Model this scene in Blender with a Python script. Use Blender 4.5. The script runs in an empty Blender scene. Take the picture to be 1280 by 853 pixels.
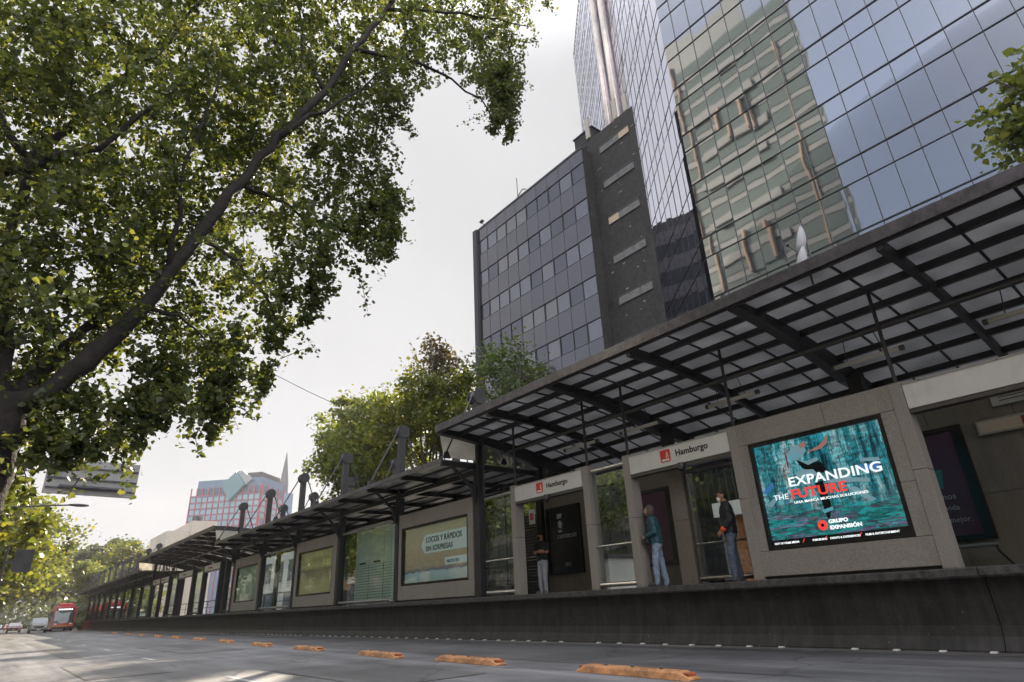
import bpy, bmesh, math, random
from mathutils import Vector, Matrix, noise
random.seed(11)
rnd = random.random
def U(a, b): return a + (b - a) * random.random()
sc = bpy.context.scene
COL = sc.collection
ORD = ['first', 'second', 'third', 'fourth', 'fifth', 'sixth', 'seventh', 'eighth', 'ninth', 'tenth', 'eleventh', 'twelfth', 'thirteenth', 'fourteenth']

# ------------------------------------------------------------------ materials
MATS = {}
def new_mat(name):
    m = bpy.data.materials.new(name); m.use_nodes = True
    nt = m.node_tree; b = nt.nodes['Principled BSDF']
    MATS[name] = m
    return m, nt, b
def ln(nt, a, b): nt.links.new(a, b)
def mat(name, col, rough=0.6, metal=0.0, var=0.0, scale=4.0, bump=0.0, bscale=30.0, stain=0.0, spec=None, detail=6.0, coat=0.0):
    """plain surface with optional mottling (var), dirt patches (stain) and bump"""
    m, nt, b = new_mat(name)
    b.inputs['Base Color'].default_value = (*col, 1); b.inputs['Roughness'].default_value = rough
    b.inputs['Metallic'].default_value = metal
    if spec is not None: b.inputs['Specular IOR Level'].default_value = spec
    if coat: b.inputs['Coat Weight'].default_value = coat
    tc = nt.nodes.new('ShaderNodeTexCoord')
    last = None
    if var > 0:
        n = nt.nodes.new('ShaderNodeTexNoise'); n.inputs['Scale'].default_value = scale; n.inputs['Detail'].default_value = detail; n.inputs['Roughness'].default_value = .7
        ln(nt, tc.outputs['Object'], n.inputs['Vector'])
        r = nt.nodes.new('ShaderNodeValToRGB'); r.color_ramp.elements[0].position = .3; r.color_ramp.elements[1].position = .7
        r.color_ramp.elements[0].color = (*[max(0, c * (1 - var)) for c in col], 1); r.color_ramp.elements[1].color = (*[min(1, c * (1 + var)) for c in col], 1)
        ln(nt, n.outputs['Fac'], r.inputs['Fac']); last = r.outputs['Color']
    if stain > 0:
        n2 = nt.nodes.new('ShaderNodeTexNoise'); n2.inputs['Scale'].default_value = .9; n2.inputs['Detail'].default_value = 8; n2.inputs['Roughness'].default_value = .75
        mp = nt.nodes.new('ShaderNodeMapping'); mp.inputs['Scale'].default_value = (1, 1.4, .5)
        ln(nt, tc.outputs['Object'], mp.inputs['Vector']); ln(nt, mp.outputs['Vector'], n2.inputs['Vector'])
        r2 = nt.nodes.new('ShaderNodeValToRGB'); r2.color_ramp.elements[0].position = .5; r2.color_ramp.elements[1].position = .68
        r2.color_ramp.elements[0].color = (1, 1, 1, 1); r2.color_ramp.elements[1].color = (1 - stain, 1 - stain, 1 - stain * 1.05, 1)
        ln(nt, n2.outputs['Fac'], r2.inputs['Fac'])
        mx = nt.nodes.new('ShaderNodeMix'); mx.data_type = 'RGBA'; mx.blend_type = 'MULTIPLY'; mx.inputs['Factor'].default_value = 1
        if last: ln(nt, last, mx.inputs['A'])
        else: mx.inputs['A'].default_value = (*col, 1)
        ln(nt, r2.outputs['Color'], mx.inputs['B']); last = mx.outputs['Result']
    if last: ln(nt, last, b.inputs['Base Color'])
    if bump > 0:
        n3 = nt.nodes.new('ShaderNodeTexNoise'); n3.inputs['Scale'].default_value = bscale; n3.inputs['Detail'].default_value = 4
        ln(nt, tc.outputs['Object'], n3.inputs['Vector'])
        bp = nt.nodes.new('ShaderNodeBump'); bp.inputs['Strength'].default_value = bump; bp.inputs['Distance'].default_value = .02
        ln(nt, n3.outputs['Fac'], bp.inputs['Height']); ln(nt, bp.outputs['Normal'], b.inputs['Normal'])
    return m
def emit(name, col, strength=1.0):
    m, nt, b = new_mat(name)
    b.inputs['Base Color'].default_value = (*col, 1); b.inputs['Emission Color'].default_value = (*col, 1); b.inputs['Emission Strength'].default_value = strength
    return m
def mirror_glass(name, tint, wav=.02, wscale=.5, base=(.01, .012, .016), refl=.6, rough=.02):
    """curtain wall pane: dark body under a reflective coating"""
    m, nt, b = new_mat(name)
    b.inputs['Base Color'].default_value = (*base, 1); b.inputs['Roughness'].default_value = .2
    g = nt.nodes.new('ShaderNodeBsdfGlossy'); g.inputs['Color'].default_value = (*tint, 1); g.inputs['Roughness'].default_value = rough
    lw = nt.nodes.new('ShaderNodeFresnel'); lw.inputs['IOR'].default_value = 1.6
    ma = nt.nodes.new('ShaderNodeMath'); ma.operation = 'MULTIPLY_ADD'; ma.inputs[1].default_value = 1 - refl; ma.inputs[2].default_value = refl
    mix = nt.nodes.new('ShaderNodeMixShader')
    ln(nt, lw.outputs[0], ma.inputs[0]); ln(nt, ma.outputs[0], mix.inputs[0])
    ln(nt, b.outputs[0], mix.inputs[1]); ln(nt, g.outputs[0], mix.inputs[2])
    ln(nt, mix.outputs[0], nt.nodes['Material Output'].inputs['Surface'])
    tc = nt.nodes.new('ShaderNodeTexCoord'); n3 = nt.nodes.new('ShaderNodeTexNoise'); n3.inputs['Scale'].default_value = wscale; n3.inputs['Detail'].default_value = 1
    ln(nt, tc.outputs['Object'], n3.inputs['Vector'])
    bp = nt.nodes.new('ShaderNodeBump'); bp.inputs['Strength'].default_value = 1; bp.inputs['Distance'].default_value = wav
    ln(nt, n3.outputs['Fac'], bp.inputs['Height']); ln(nt, bp.outputs['Normal'], g.inputs['Normal'])
    return m
def clear_glass(name, tint=(.8, .86, .84), extra=.05, ior=1.5):
    m, nt, b = new_mat(name)
    nt.nodes.remove(b)
    t = nt.nodes.new('ShaderNodeBsdfTransparent'); t.inputs['Color'].default_value = (*tint, 1)
    g = nt.nodes.new('ShaderNodeBsdfGlossy'); g.inputs['Roughness'].default_value = .015; g.inputs['Color'].default_value = (.9, .95, .93, 1)
    f = nt.nodes.new('ShaderNodeFresnel'); f.inputs['IOR'].default_value = ior
    ma = nt.nodes.new('ShaderNodeMath'); ma.operation = 'ADD'; ma.inputs[1].default_value = extra; ma.use_clamp = True
    mix = nt.nodes.new('ShaderNodeMixShader')
    ge = nt.nodes.new('ShaderNodeNewGeometry'); inv = nt.nodes.new('ShaderNodeMath'); inv.operation = 'SUBTRACT'; inv.inputs[0].default_value = 1; ln(nt, ge.outputs['Backfacing'], inv.inputs[1])
    mu = nt.nodes.new('ShaderNodeMath'); mu.operation = 'MULTIPLY'; ln(nt, ma.outputs[0], mu.inputs[0]); ln(nt, inv.outputs[0], mu.inputs[1])   # inner faces of the pane only pass light
    ln(nt, f.outputs[0], ma.inputs[0]); ln(nt, mu.outputs[0], mix.inputs[0]); ln(nt, t.outputs[0], mix.inputs[1]); ln(nt, g.outputs[0], mix.inputs[2])
    tc = nt.nodes.new('ShaderNodeTexCoord'); n3 = nt.nodes.new('ShaderNodeTexNoise'); n3.inputs['Scale'].default_value = 1.3; n3.inputs['Detail'].default_value = 1
    ln(nt, tc.outputs['Object'], n3.inputs['Vector'])
    bp = nt.nodes.new('ShaderNodeBump'); bp.inputs['Strength'].default_value = 1; bp.inputs['Distance'].default_value = .0022
    ln(nt, n3.outputs['Fac'], bp.inputs['Height']); ln(nt, bp.outputs['Normal'], g.inputs['Normal'])
    ln(nt, mix.outputs[0], nt.nodes['Material Output'].inputs['Surface'])
    return m
def translucent(name, col, trans=.4, rough=.5, var=.1, scale=3.0):
    m, nt, b = new_mat(name)
    b.inputs['Roughness'].default_value = rough
    tc = nt.nodes.new('ShaderNodeTexCoord'); n = nt.nodes.new('ShaderNodeTexNoise'); n.inputs['Scale'].default_value = scale; n.inputs['Detail'].default_value = 6
    ln(nt, tc.outputs['Object'], n.inputs['Vector'])
    r = nt.nodes.new('ShaderNodeValToRGB'); r.color_ramp.elements[0].position = .35; r.color_ramp.elements[1].position = .65
    r.color_ramp.elements[0].color = (*[c * (1 - var) for c in col], 1); r.color_ramp.elements[1].color = (*[min(1, c * (1 + var)) for c in col], 1)
    ln(nt, n.outputs['Fac'], r.inputs['Fac']); ln(nt, r.outputs['Color'], b.inputs['Base Color'])
    t = nt.nodes.new('ShaderNodeBsdfTranslucent'); ln(nt, r.outputs['Color'], t.inputs['Color'])
    mix = nt.nodes.new('ShaderNodeMixShader'); mix.inputs[0].default_value = trans
    ln(nt, b.outputs[0], mix.inputs[1]); ln(nt, t.outputs[0], mix.inputs[2]); ln(nt, mix.outputs[0], nt.nodes['Material Output'].inputs['Surface'])
    return m
def leaf_mat(name, dark, mid, light, trans=.35):
    """leaves: every leaf its own tint (random per island), light passes through"""
    m, nt, b = new_mat(name)
    b.inputs['Roughness'].default_value = .45
    g = nt.nodes.new('ShaderNodeNewGeometry'); r = nt.nodes.new('ShaderNodeValToRGB')
    r.color_ramp.elements[0].color = (*dark, 1); r.color_ramp.elements[1].color = (*light, 1)
    e = r.color_ramp.elements.new(.6); e.color = (*mid, 1)
    ln(nt, g.outputs['Random Per Island'], r.inputs['Fac']); ln(nt, r.outputs['Color'], b.inputs['Base Color'])
    t = nt.nodes.new('ShaderNodeBsdfTranslucent')
    mx = nt.nodes.new('ShaderNodeMix'); mx.data_type = 'RGBA'; mx.blend_type = 'MULTIPLY'; mx.inputs['Factor'].default_value = 1
    mx.inputs['B'].default_value = (2.2, 2.0, .75, 1)
    ln(nt, r.outputs['Color'], mx.inputs['A']); ln(nt, mx.outputs['Result'], t.inputs['Color'])
    mix = nt.nodes.new('ShaderNodeMixShader'); mix.inputs[0].default_value = trans
    ln(nt, b.outputs[0], mix.inputs[1]); ln(nt, t.outputs[0], mix.inputs[2]); ln(nt, mix.outputs[0], nt.nodes['Material Output'].inputs['Surface'])
    return m

def asphalt_mat(name, base, lanes=True):
    m, nt, b = new_mat(name)
    tc = nt.nodes.new('ShaderNodeTexCoord')
    n = nt.nodes.new('ShaderNodeTexNoise'); n.inputs['Scale'].default_value = 60; n.inputs['Detail'].default_value = 8; n.inputs['Roughness'].default_value = .8
    mp = nt.nodes.new('ShaderNodeMapping'); mp.inputs['Scale'].default_value = (1.2, .05, 1)
    n2 = nt.nodes.new('ShaderNodeTexNoise'); n2.inputs['Scale'].default_value = 1.6; n2.inputs['Detail'].default_value = 6; n2.inputs['Roughness'].default_value = .65
    ln(nt, tc.outputs['Object'], n.inputs['Vector']); ln(nt, tc.outputs['Object'], mp.inputs['Vector']); ln(nt, mp.outputs['Vector'], n2.inputs['Vector'])
    r = nt.nodes.new('ShaderNodeValToRGB'); r.color_ramp.elements[0].position = .32; r.color_ramp.elements[1].position = .7
    r.color_ramp.elements[0].color = (*[c * .62 for c in base], 1); r.color_ramp.elements[1].color = (*[c * 1.4 for c in base], 1)
    ln(nt, n2.outputs['Fac'], r.inputs['Fac'])
    r1 = nt.nodes.new('ShaderNodeValToRGB'); r1.color_ramp.elements[0].position = .3; r1.color_ramp.elements[1].position = .75
    r1.color_ramp.elements[0].color = (.6, .6, .6, 1); r1.color_ramp.elements[1].color = (1.35, 1.35, 1.35, 1)
    ln(nt, n.outputs['Fac'], r1.inputs['Fac'])
    mx = nt.nodes.new('ShaderNodeMix'); mx.data_type = 'RGBA'; mx.blend_type = 'MULTIPLY'; mx.inputs['Factor'].default_value = 1
    ln(nt, r.outputs['Color'], mx.inputs['A']); ln(nt, r1.outputs['Color'], mx.inputs['B'])
    # cracks and patched seams
    v = nt.nodes.new('ShaderNodeTexVoronoi'); v.feature = 'DISTANCE_TO_EDGE'; v.inputs['Scale'].default_value = .45
    nw = nt.nodes.new('ShaderNodeTexNoise'); nw.inputs['Scale'].default_value = 2.5
    ln(nt, tc.outputs['Object'], nw.inputs['Vector'])
    mv = nt.nodes.new('ShaderNodeMix'); mv.data_type = 'VECTOR'; mv.inputs['Factor'].default_value = .25
    ln(nt, tc.outputs['Object'], mv.inputs['A']); ln(nt, nw.outputs['Color'], mv.inputs['B']); ln(nt, mv.outputs['Result'], v.inputs['Vector'])
    rc = nt.nodes.new('ShaderNodeValToRGB'); rc.color_ramp.elements[0].position = .004; rc.color_ramp.elements[1].position = .012
    rc.color_ramp.elements[0].color = (.45, .45, .45, 1); rc.color_ramp.elements[1].color = (1, 1, 1, 1)
    ln(nt, v.outputs['Distance'], rc.inputs['Fac'])
    mc = nt.nodes.new('ShaderNodeMix'); mc.data_type = 'RGBA'; mc.blend_type = 'MULTIPLY'; mc.inputs['Factor'].default_value = .7
    ln(nt, mx.outputs['Result'], mc.inputs['A']); ln(nt, rc.outputs['Color'], mc.inputs['B'])
    # oil and tyre staining drawn out along the lanes
    mo = nt.nodes.new('ShaderNodeMapping'); mo.inputs['Scale'].default_value = (.9, .10, 1); ln(nt, tc.outputs['Object'], mo.inputs['Vector'])
    no = nt.nodes.new('ShaderNodeTexNoise'); no.inputs['Scale'].default_value = 1.1; no.inputs['Detail'].default_value = 9; no.inputs['Roughness'].default_value = .72; ln(nt, mo.outputs['Vector'], no.inputs['Vector'])
    ro = nt.nodes.new('ShaderNodeValToRGB'); ro.color_ramp.elements[0].position = .36; ro.color_ramp.elements[0].color = (.62, .62, .63, 1); ro.color_ramp.elements[1].position = .62; ro.color_ramp.elements[1].color = (1.12, 1.12, 1.12, 1); ln(nt, no.outputs['Fac'], ro.inputs['Fac'])
    nb = nt.nodes.new('ShaderNodeTexNoise'); nb.inputs['Scale'].default_value = .55; nb.inputs['Detail'].default_value = 5; ln(nt, tc.outputs['Object'], nb.inputs['Vector'])
    rb = nt.nodes.new('ShaderNodeValToRGB'); rb.color_ramp.elements[0].position = .42; rb.color_ramp.elements[0].color = (.82, .82, .82, 1); rb.color_ramp.elements[1].position = .58; rb.color_ramp.elements[1].color = (1.1, 1.1, 1.1, 1); ln(nt, nb.outputs['Fac'], rb.inputs['Fac'])
    mq = nt.nodes.new('ShaderNodeMix'); mq.data_type = 'RGBA'; mq.blend_type = 'MULTIPLY'; mq.inputs['Factor'].default_value = 1; ln(nt, mc.outputs['Result'], mq.inputs['A']); ln(nt, ro.outputs['Color'], mq.inputs['B'])
    mc = nt.nodes.new('ShaderNodeMix'); mc.data_type = 'RGBA'; mc.blend_type = 'MULTIPLY'; mc.inputs['Factor'].default_value = 1; ln(nt, mq.outputs['Result'], mc.inputs['A']); ln(nt, rb.outputs['Color'], mc.inputs['B'])
    ln(nt, mc.outputs['Result'], b.inputs['Base Color'])
    rr = nt.nodes.new('ShaderNodeMapRange'); rr.inputs['To Min'].default_value = .42; rr.inputs['To Max'].default_value = .75
    ln(nt, n2.outputs['Fac'], rr.inputs['Value']); ln(nt, rr.outputs[0], b.inputs['Roughness'])
    bp = nt.nodes.new('ShaderNodeBump'); bp.inputs['Strength'].default_value = .4; bp.inputs['Distance'].default_value = .01
    ln(nt, n.outputs['Fac'], bp.inputs['Height']); ln(nt, bp.outputs['Normal'], b.inputs['Normal'])
    return m

M_ASPH = asphalt_mat('asphalt', (.17, .172, .185))
M_BUSL = asphalt_mat('bus_lane_asphalt', (.125, .126, .135))
M_PAVE = mat('paving', (.25, .24, .23), .8, var=.25, scale=3, bump=.3)
M_PAINT = mat('road_paint', (.42, .43, .44), .7, var=.35, scale=9)
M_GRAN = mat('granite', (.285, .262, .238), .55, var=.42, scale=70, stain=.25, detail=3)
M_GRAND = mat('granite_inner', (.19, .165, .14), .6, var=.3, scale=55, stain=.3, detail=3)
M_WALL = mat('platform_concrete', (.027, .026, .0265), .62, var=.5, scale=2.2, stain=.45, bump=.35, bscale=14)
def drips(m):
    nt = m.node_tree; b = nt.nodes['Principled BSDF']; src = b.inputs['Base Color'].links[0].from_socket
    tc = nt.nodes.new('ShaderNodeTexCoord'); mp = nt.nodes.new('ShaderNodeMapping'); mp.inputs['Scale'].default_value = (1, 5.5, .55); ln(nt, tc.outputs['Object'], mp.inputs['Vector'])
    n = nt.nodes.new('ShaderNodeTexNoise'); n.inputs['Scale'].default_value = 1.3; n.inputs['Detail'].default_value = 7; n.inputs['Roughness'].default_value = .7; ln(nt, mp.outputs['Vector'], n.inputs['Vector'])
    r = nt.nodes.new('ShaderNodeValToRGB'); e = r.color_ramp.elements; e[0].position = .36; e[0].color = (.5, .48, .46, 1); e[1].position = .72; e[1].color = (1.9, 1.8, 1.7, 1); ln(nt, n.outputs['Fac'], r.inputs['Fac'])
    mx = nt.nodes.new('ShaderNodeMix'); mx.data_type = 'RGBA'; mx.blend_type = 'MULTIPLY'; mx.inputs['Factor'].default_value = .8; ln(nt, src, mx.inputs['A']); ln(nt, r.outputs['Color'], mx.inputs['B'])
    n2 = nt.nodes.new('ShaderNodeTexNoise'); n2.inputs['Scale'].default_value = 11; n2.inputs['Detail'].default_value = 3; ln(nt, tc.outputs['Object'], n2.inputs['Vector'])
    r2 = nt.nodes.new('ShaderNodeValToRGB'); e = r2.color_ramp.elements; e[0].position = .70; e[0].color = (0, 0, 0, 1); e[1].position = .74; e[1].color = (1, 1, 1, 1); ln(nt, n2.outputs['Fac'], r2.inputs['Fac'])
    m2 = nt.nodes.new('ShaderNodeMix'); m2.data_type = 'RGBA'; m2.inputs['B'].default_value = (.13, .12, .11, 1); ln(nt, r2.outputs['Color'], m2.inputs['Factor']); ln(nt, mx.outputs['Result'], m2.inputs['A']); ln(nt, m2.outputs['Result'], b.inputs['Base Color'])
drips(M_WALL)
M_LIP = mat('platform_edge', (.075, .07, .07), .55, var=.7, scale=9, stain=.4, bump=.5, bscale=25)
M_FLOOR = mat('platform_floor', (.2, .19, .18), .5, var=.2, scale=8)
M_STEEL = mat('dark_steel', (.026, .026, .029), .48, .2, var=.3, scale=6, bump=.08)
M_STEELB = mat('grey_steel', (.075, .077, .09), .45, .3, var=.3, scale=5, stain=.3)
M_FASC = mat('fascia_metal', (.095, .088, .098), .4, .5, var=.45, scale=7, stain=.4)
M_ALU = mat('aluminium', (.33, .32, .31), .38, .75, var=.15, scale=10)
M_ALUD = mat('bronze_aluminium', (.10, .095, .09), .4, .6, var=.2, scale=9)
M_ROOF = translucent('milky_roof_sheet', (.49, .49, .50), .48, .35, .16, 1.3)
M_ROOFD = translucent('dull_roof_sheet', (.30, .30, .30), .35, .4, .2, 1.5)
M_ENDP = translucent('frosted_end_sheet', (.78, .76, .70), .6, .3, .12, 1.6)
M_WHITE = mat('white_board', (.66, .655, .635), .4, var=.06, scale=3, stain=.18)
M_RED = mat('signal_red', (.62, .035, .02), .4)
M_BLACK = mat('black_print', (.018, .017, .018), .5)
M_FRAME = mat('black_frame', (.012, .012, .013), .25, var=.2)
M_GLASS = clear_glass('clear_glass', (.90, .93, .92), .02)
M_GLASSG = clear_glass('reflective_glass', (.88, .93, .91), .05)
M_ORANGE = mat('orange_rubber', (.42, .20, .085), .65, var=.55, scale=7, stain=.75)
M_ORANGED = mat('worn_orange_end', (.36, .09, .03), .6, var=.4, scale=12)
M_STUD = mat('white_stud', (.62, .60, .57), .3)
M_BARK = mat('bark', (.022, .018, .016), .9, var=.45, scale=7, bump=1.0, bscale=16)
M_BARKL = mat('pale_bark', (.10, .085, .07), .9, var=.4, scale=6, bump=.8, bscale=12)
M_TUBE = mat('lamp_tube', (.62, .6, .55), .35)

# ------------------------------------------------------------------ mesh builder
class MB:
    def __init__(s): s.v = []; s.f = []; s.m = []; s.cur = 0
    def add(s, vs, fs):
        o = len(s.v); s.v += [tuple(v) for v in vs]; s.f += [tuple(i + o for i in f) for f in fs]; s.m += [s.cur] * len(fs); return s
    def box(s, x0, x1, y0, y1, z0, z1):
        return s.add([(x0, y0, z0), (x1, y0, z0), (x1, y1, z0), (x0, y1, z0), (x0, y0, z1), (x1, y0, z1), (x1, y1, z1), (x0, y1, z1)],
                     [(0, 3, 2, 1), (4, 5, 6, 7), (0, 1, 5, 4), (1, 2, 6, 5), (2, 3, 7, 6), (3, 0, 4, 7)])
    def obox(s, c, ax, ay, az):
        c, ax, ay, az = map(Vector, (c, ax, ay, az))
        P = [c + sx * ax + sy * ay + sz * az for sz in (-1, 1) for sx, sy in ((-1, -1), (1, -1), (1, 1), (-1, 1))]
        return s.add(P, [(0, 3, 2, 1), (4, 5, 6, 7), (0, 1, 5, 4), (1, 2, 6, 5), (2, 3, 7, 6), (3, 0, 4, 7)])
    def quad(s, a, b, c, d): return s.add([a, b, c, d], [(0, 1, 2, 3)])
    def tube(s, pts, rad, n=8, cap=True):
        pts = [Vector(p) for p in pts]
        if not isinstance(rad, (list, tuple)): rad = [rad] * len(pts)
        o = len(s.v); N = len(pts); up = None
        for i, p in enumerate(pts):
            t = (pts[min(i + 1, N - 1)] - pts[max(i - 1, 0)]).normalized()
            if up is None: up = Vector((0, 0, 1)) if abs(t.z) < .9 else Vector((1, 0, 0))
            a = t.cross(up).normalized(); b = a.cross(t).normalized(); up = b
            for k in range(n):
                an = 2 * math.pi * k / n
                s.v.append(tuple(p + rad[i] * (math.cos(an) * a + math.sin(an) * b)))
        for i in range(N - 1):
            for k in range(n):
                k2 = (k + 1) % n
                s.f.append((o + i * n + k, o + i * n + k2, o + (i + 1) * n + k2, o + (i + 1) * n + k)); s.m.append(s.cur)
        if cap:
            s.f.append(tuple(o + k for k in range(n))[::-1]); s.m.append(s.cur)
            s.f.append(tuple(o + (N - 1) * n + k for k in range(n))); s.m.append(s.cur)
        return s
    def bar(s, p0, p1, w, h):
        p0, p1 = Vector(p0), Vector(p1); t = (p1 - p0); L = t.length; t.normalize()
        up = Vector((0, 0, 1)) if abs(t.z) < .95 else Vector((1, 0, 0))
        a = t.cross(up).normalized(); b = a.cross(t).normalized()
        return s.obox((p0 + p1) / 2, t * L / 2, a * w / 2, b * h / 2)
    def prism(s, poly, f0, f1):
        """poly: 2d points; f0/f1 map a 2d point to the two end faces"""
        n = len(poly); A = [f0(p) for p in poly]; B = [f1(p) for p in poly]
        return s.add(A + B, [tuple(range(n))[::-1], tuple(range(n, 2 * n))] + [(i, (i + 1) % n, n + (i + 1) % n, n + i) for i in range(n)])
    def sphere(s, c, r, nu=12, nv=8):
        if not isinstance(r, (tuple, list)): r = (r, r, r)
        vs = [(c[0], c[1], c[2] + r[2])]
        for j in range(1, nv):
            ph = math.pi * j / nv
            for i in range(nu):
                th = 2 * math.pi * i / nu
                vs.append((c[0] + r[0] * math.sin(ph) * math.cos(th), c[1] + r[1] * math.sin(ph) * math.sin(th), c[2] + r[2] * math.cos(ph)))
        vs.append((c[0], c[1], c[2] - r[2])); fs = []
        for i in range(nu): fs.append((0, 1 + i, 1 + (i + 1) % nu))
        for j in range(nv - 2):
            for i in range(nu):
                a = 1 + j * nu + i; b = 1 + j * nu + (i + 1) % nu
                fs.append((a, a + nu, b + nu, b))
        L = len(vs) - 1; o = 1 + (nv - 2) * nu
        for i in range(nu): fs.append((L, o + (i + 1) % nu, o + i))
        return s.add(vs, fs)
    def capsule(s, p0, p1, r0, r1, n=12):
        s.tube([p0, p1], [r0, r1], n); s.sphere(p0, r0, n, 8); s.sphere(p1, r1, n, 8); return s
    def build(s, name, mats, parent=None, bevel=0, smooth=False):
        me = bpy.data.meshes.new(name); me.from_pydata(s.v, [], s.f)
        if not isinstance(mats, (list, tuple)): mats = [mats]
        for m in mats: me.materials.append(m)
        if len(mats) > 1: me.polygons.foreach_set('material_index', s.m)
        if smooth: me.polygons.foreach_set('use_smooth', [True] * len(me.polygons))
        me.update()
        o = bpy.data.objects.new(name, me); COL.objects.link(o)
        if parent: o.parent = parent
        if bevel:
            md = o.modifiers.new('bevel', 'BEVEL'); md.width = bevel; md.segments = 2; md.limit_method = 'ANGLE'
        return o
def tag(o, label, cat, group=None, kind=None):
    o['label'] = label; o['category'] = cat
    if group: o['group'] = group
    if kind: o['kind'] = kind
    return o
def thing(name, label, cat, loc=(0, 0, 0), group=None):
    o = bpy.data.objects.new(name, None); COL.objects.link(o); o.location = loc; o.empty_display_size = .2
    return tag(o, label, cat, group)
def structure(o): o['kind'] = 'structure'; return o
def copy_tree(o, loc=None, parent=None, label=None, group=None):
    c = o.copy(); COL.objects.link(c); c.parent = parent
    if loc is not None: c.location = loc
    if label: c['label'] = label
    if group: c['group'] = group
    for ch in list(o.children): copy_tree(ch, None, c)
    return c
RT = Matrix(((0, 0, -1), (-1, 0, 0), (0, 1, 0)))      # lettering that faces the street (-X), reading towards -Y
def text(body, size, m, parent, x, y, z, align='LEFT', bold=0.0, ext=.004, rot=RT, sx=1.0, name='lettering'):
    cu = bpy.data.curves.new(name, 'FONT'); cu.body = body; cu.size = size; cu.align_x = align; cu.extrude = ext; cu.offset = bold; cu.space_character = 1.05
    to = bpy.data.objects.new('t', cu); COL.objects.link(to)
    dg = bpy.context.evaluated_depsgraph_get(); dg.update()
    me = bpy.data.meshes.new_from_object(to.evaluated_get(dg))
    bpy.data.objects.remove(to); bpy.data.curves.remove(cu)
    me.transform(Matrix.LocRotScale(Vector((x, y, z)), rot.to_quaternion(), None) @ Matrix.Diagonal((sx, 1, 1, 1)))
    me.materials.clear(); me.materials.append(m)
    o = bpy.data.objects.new(name, me); COL.objects.link(o); o.parent = parent
    return o

# ------------------------------------------------------------------ camera
F = 757.895; RC = ((0.7852311, 0.2100710, 0.5824794), (-0.6174649, 0.3360791, 0.7111877), (-0.0463592, -0.9181073, 0.3936112))
cam = bpy.data.cameras.new('camera'); co = bpy.data.objects.new('camera', cam); COL.objects.link(co)
cam.sensor_width = 36; cam.lens = F / 1280 * 36; cam.clip_end = 5000; cam.clip_start = .05
mw = Matrix.Identity(4)
for i in range(3):
    mw[i][0] = RC[i][0]; mw[i][1] = -RC[i][1]; mw[i][2] = -RC[i][2]
mw[2][3] = .96
co.matrix_world = mw; sc.camera = co

# ------------------------------------------------------------------ light
SUN_AZ = math.radians(40); SUN_EL = math.radians(30)      # azimuth measured from +Y towards +X
sd = Vector((math.sin(SUN_AZ) * math.cos(SUN_EL), math.cos(SUN_AZ) * math.cos(SUN_EL), math.sin(SUN_EL)))
sl = bpy.data.lights.new('sun', 'SUN'); sl.energy = 4.0; sl.angle = math.radians(.6); sl.color = (1, .85, .66)
so = bpy.data.objects.new('sun', sl); COL.objects.link(so); so.rotation_euler = sd.to_track_quat('Z', 'Y').to_euler()
w = bpy.data.worlds.new('World'); sc.world = w; w.use_nodes = True
nt = w.node_tree; bg = nt.nodes['Background']
sky = nt.nodes.new('ShaderNodeTexSky'); sky.sky_type = 'NISHITA'; sky.sun_disc = False; sky.sun_elevation = SUN_EL; sky.sun_rotation = SUN_AZ
sky.air_density = 1.0; sky.dust_density = 2.5; sky.ozone_density = 1.5; sky.altitude = 2200
tc = nt.nodes.new('ShaderNodeTexCoord')
# thin cloud veil: thick over the sunward half of the sky, breaking up on the other side
dt = nt.nodes.new('ShaderNodeVectorMath'); dt.operation = 'DOT_PRODUCT'; dt.inputs[1].default_value = Vector((.62, .70, .1)).normalized()
ln(nt, tc.outputs['Generated'], dt.inputs[0])
cn = nt.nodes.new('ShaderNodeTexNoise'); cn.inputs['Scale'].default_value = 1.6; cn.inputs['Detail'].default_value = 5; cn.inputs['Roughness'].default_value = .55
ln(nt, tc.outputs['Generated'], cn.inputs['Vector'])
ma = nt.nodes.new('ShaderNodeMath'); ma.operation = 'MULTIPLY_ADD'; ma.inputs[1].default_value = .55; ln(nt, cn.outputs['Fac'], ma.inputs[0]); ln(nt, dt.outputs['Value'], ma.inputs[2])
mr = nt.nodes.new('ShaderNodeMapRange'); mr.interpolation_type = 'SMOOTHSTEP'; mr.inputs['From Min'].default_value = -.15; mr.inputs['From Max'].default_value = .75; mr.inputs['To Min'].default_value = .42; mr.inputs['To Max'].default_value = .99
ln(nt, ma.outputs[0], mr.inputs['Value'])
cn2 = nt.nodes.new('ShaderNodeTexNoise'); cn2.inputs['Scale'].default_value = 2.2; cn2.inputs['Detail'].default_value = 7; ln(nt, tc.outputs['Generated'], cn2.inputs['Vector'])
cr = nt.nodes.new('ShaderNodeValToRGB'); cr.color_ramp.elements[0].position = .3; cr.color_ramp.elements[1].position = .7
cr.color_ramp.elements[0].color = (2.24, 2.24, 2.29, 1); cr.color_ramp.elements[1].color = (2.54, 2.54, 2.6, 1)
ln(nt, cn2.outputs['Fac'], cr.inputs['Fac'])
mx = nt.nodes.new('ShaderNodeMix'); mx.data_type = 'RGBA'; mx.clamp_result = False
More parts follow.
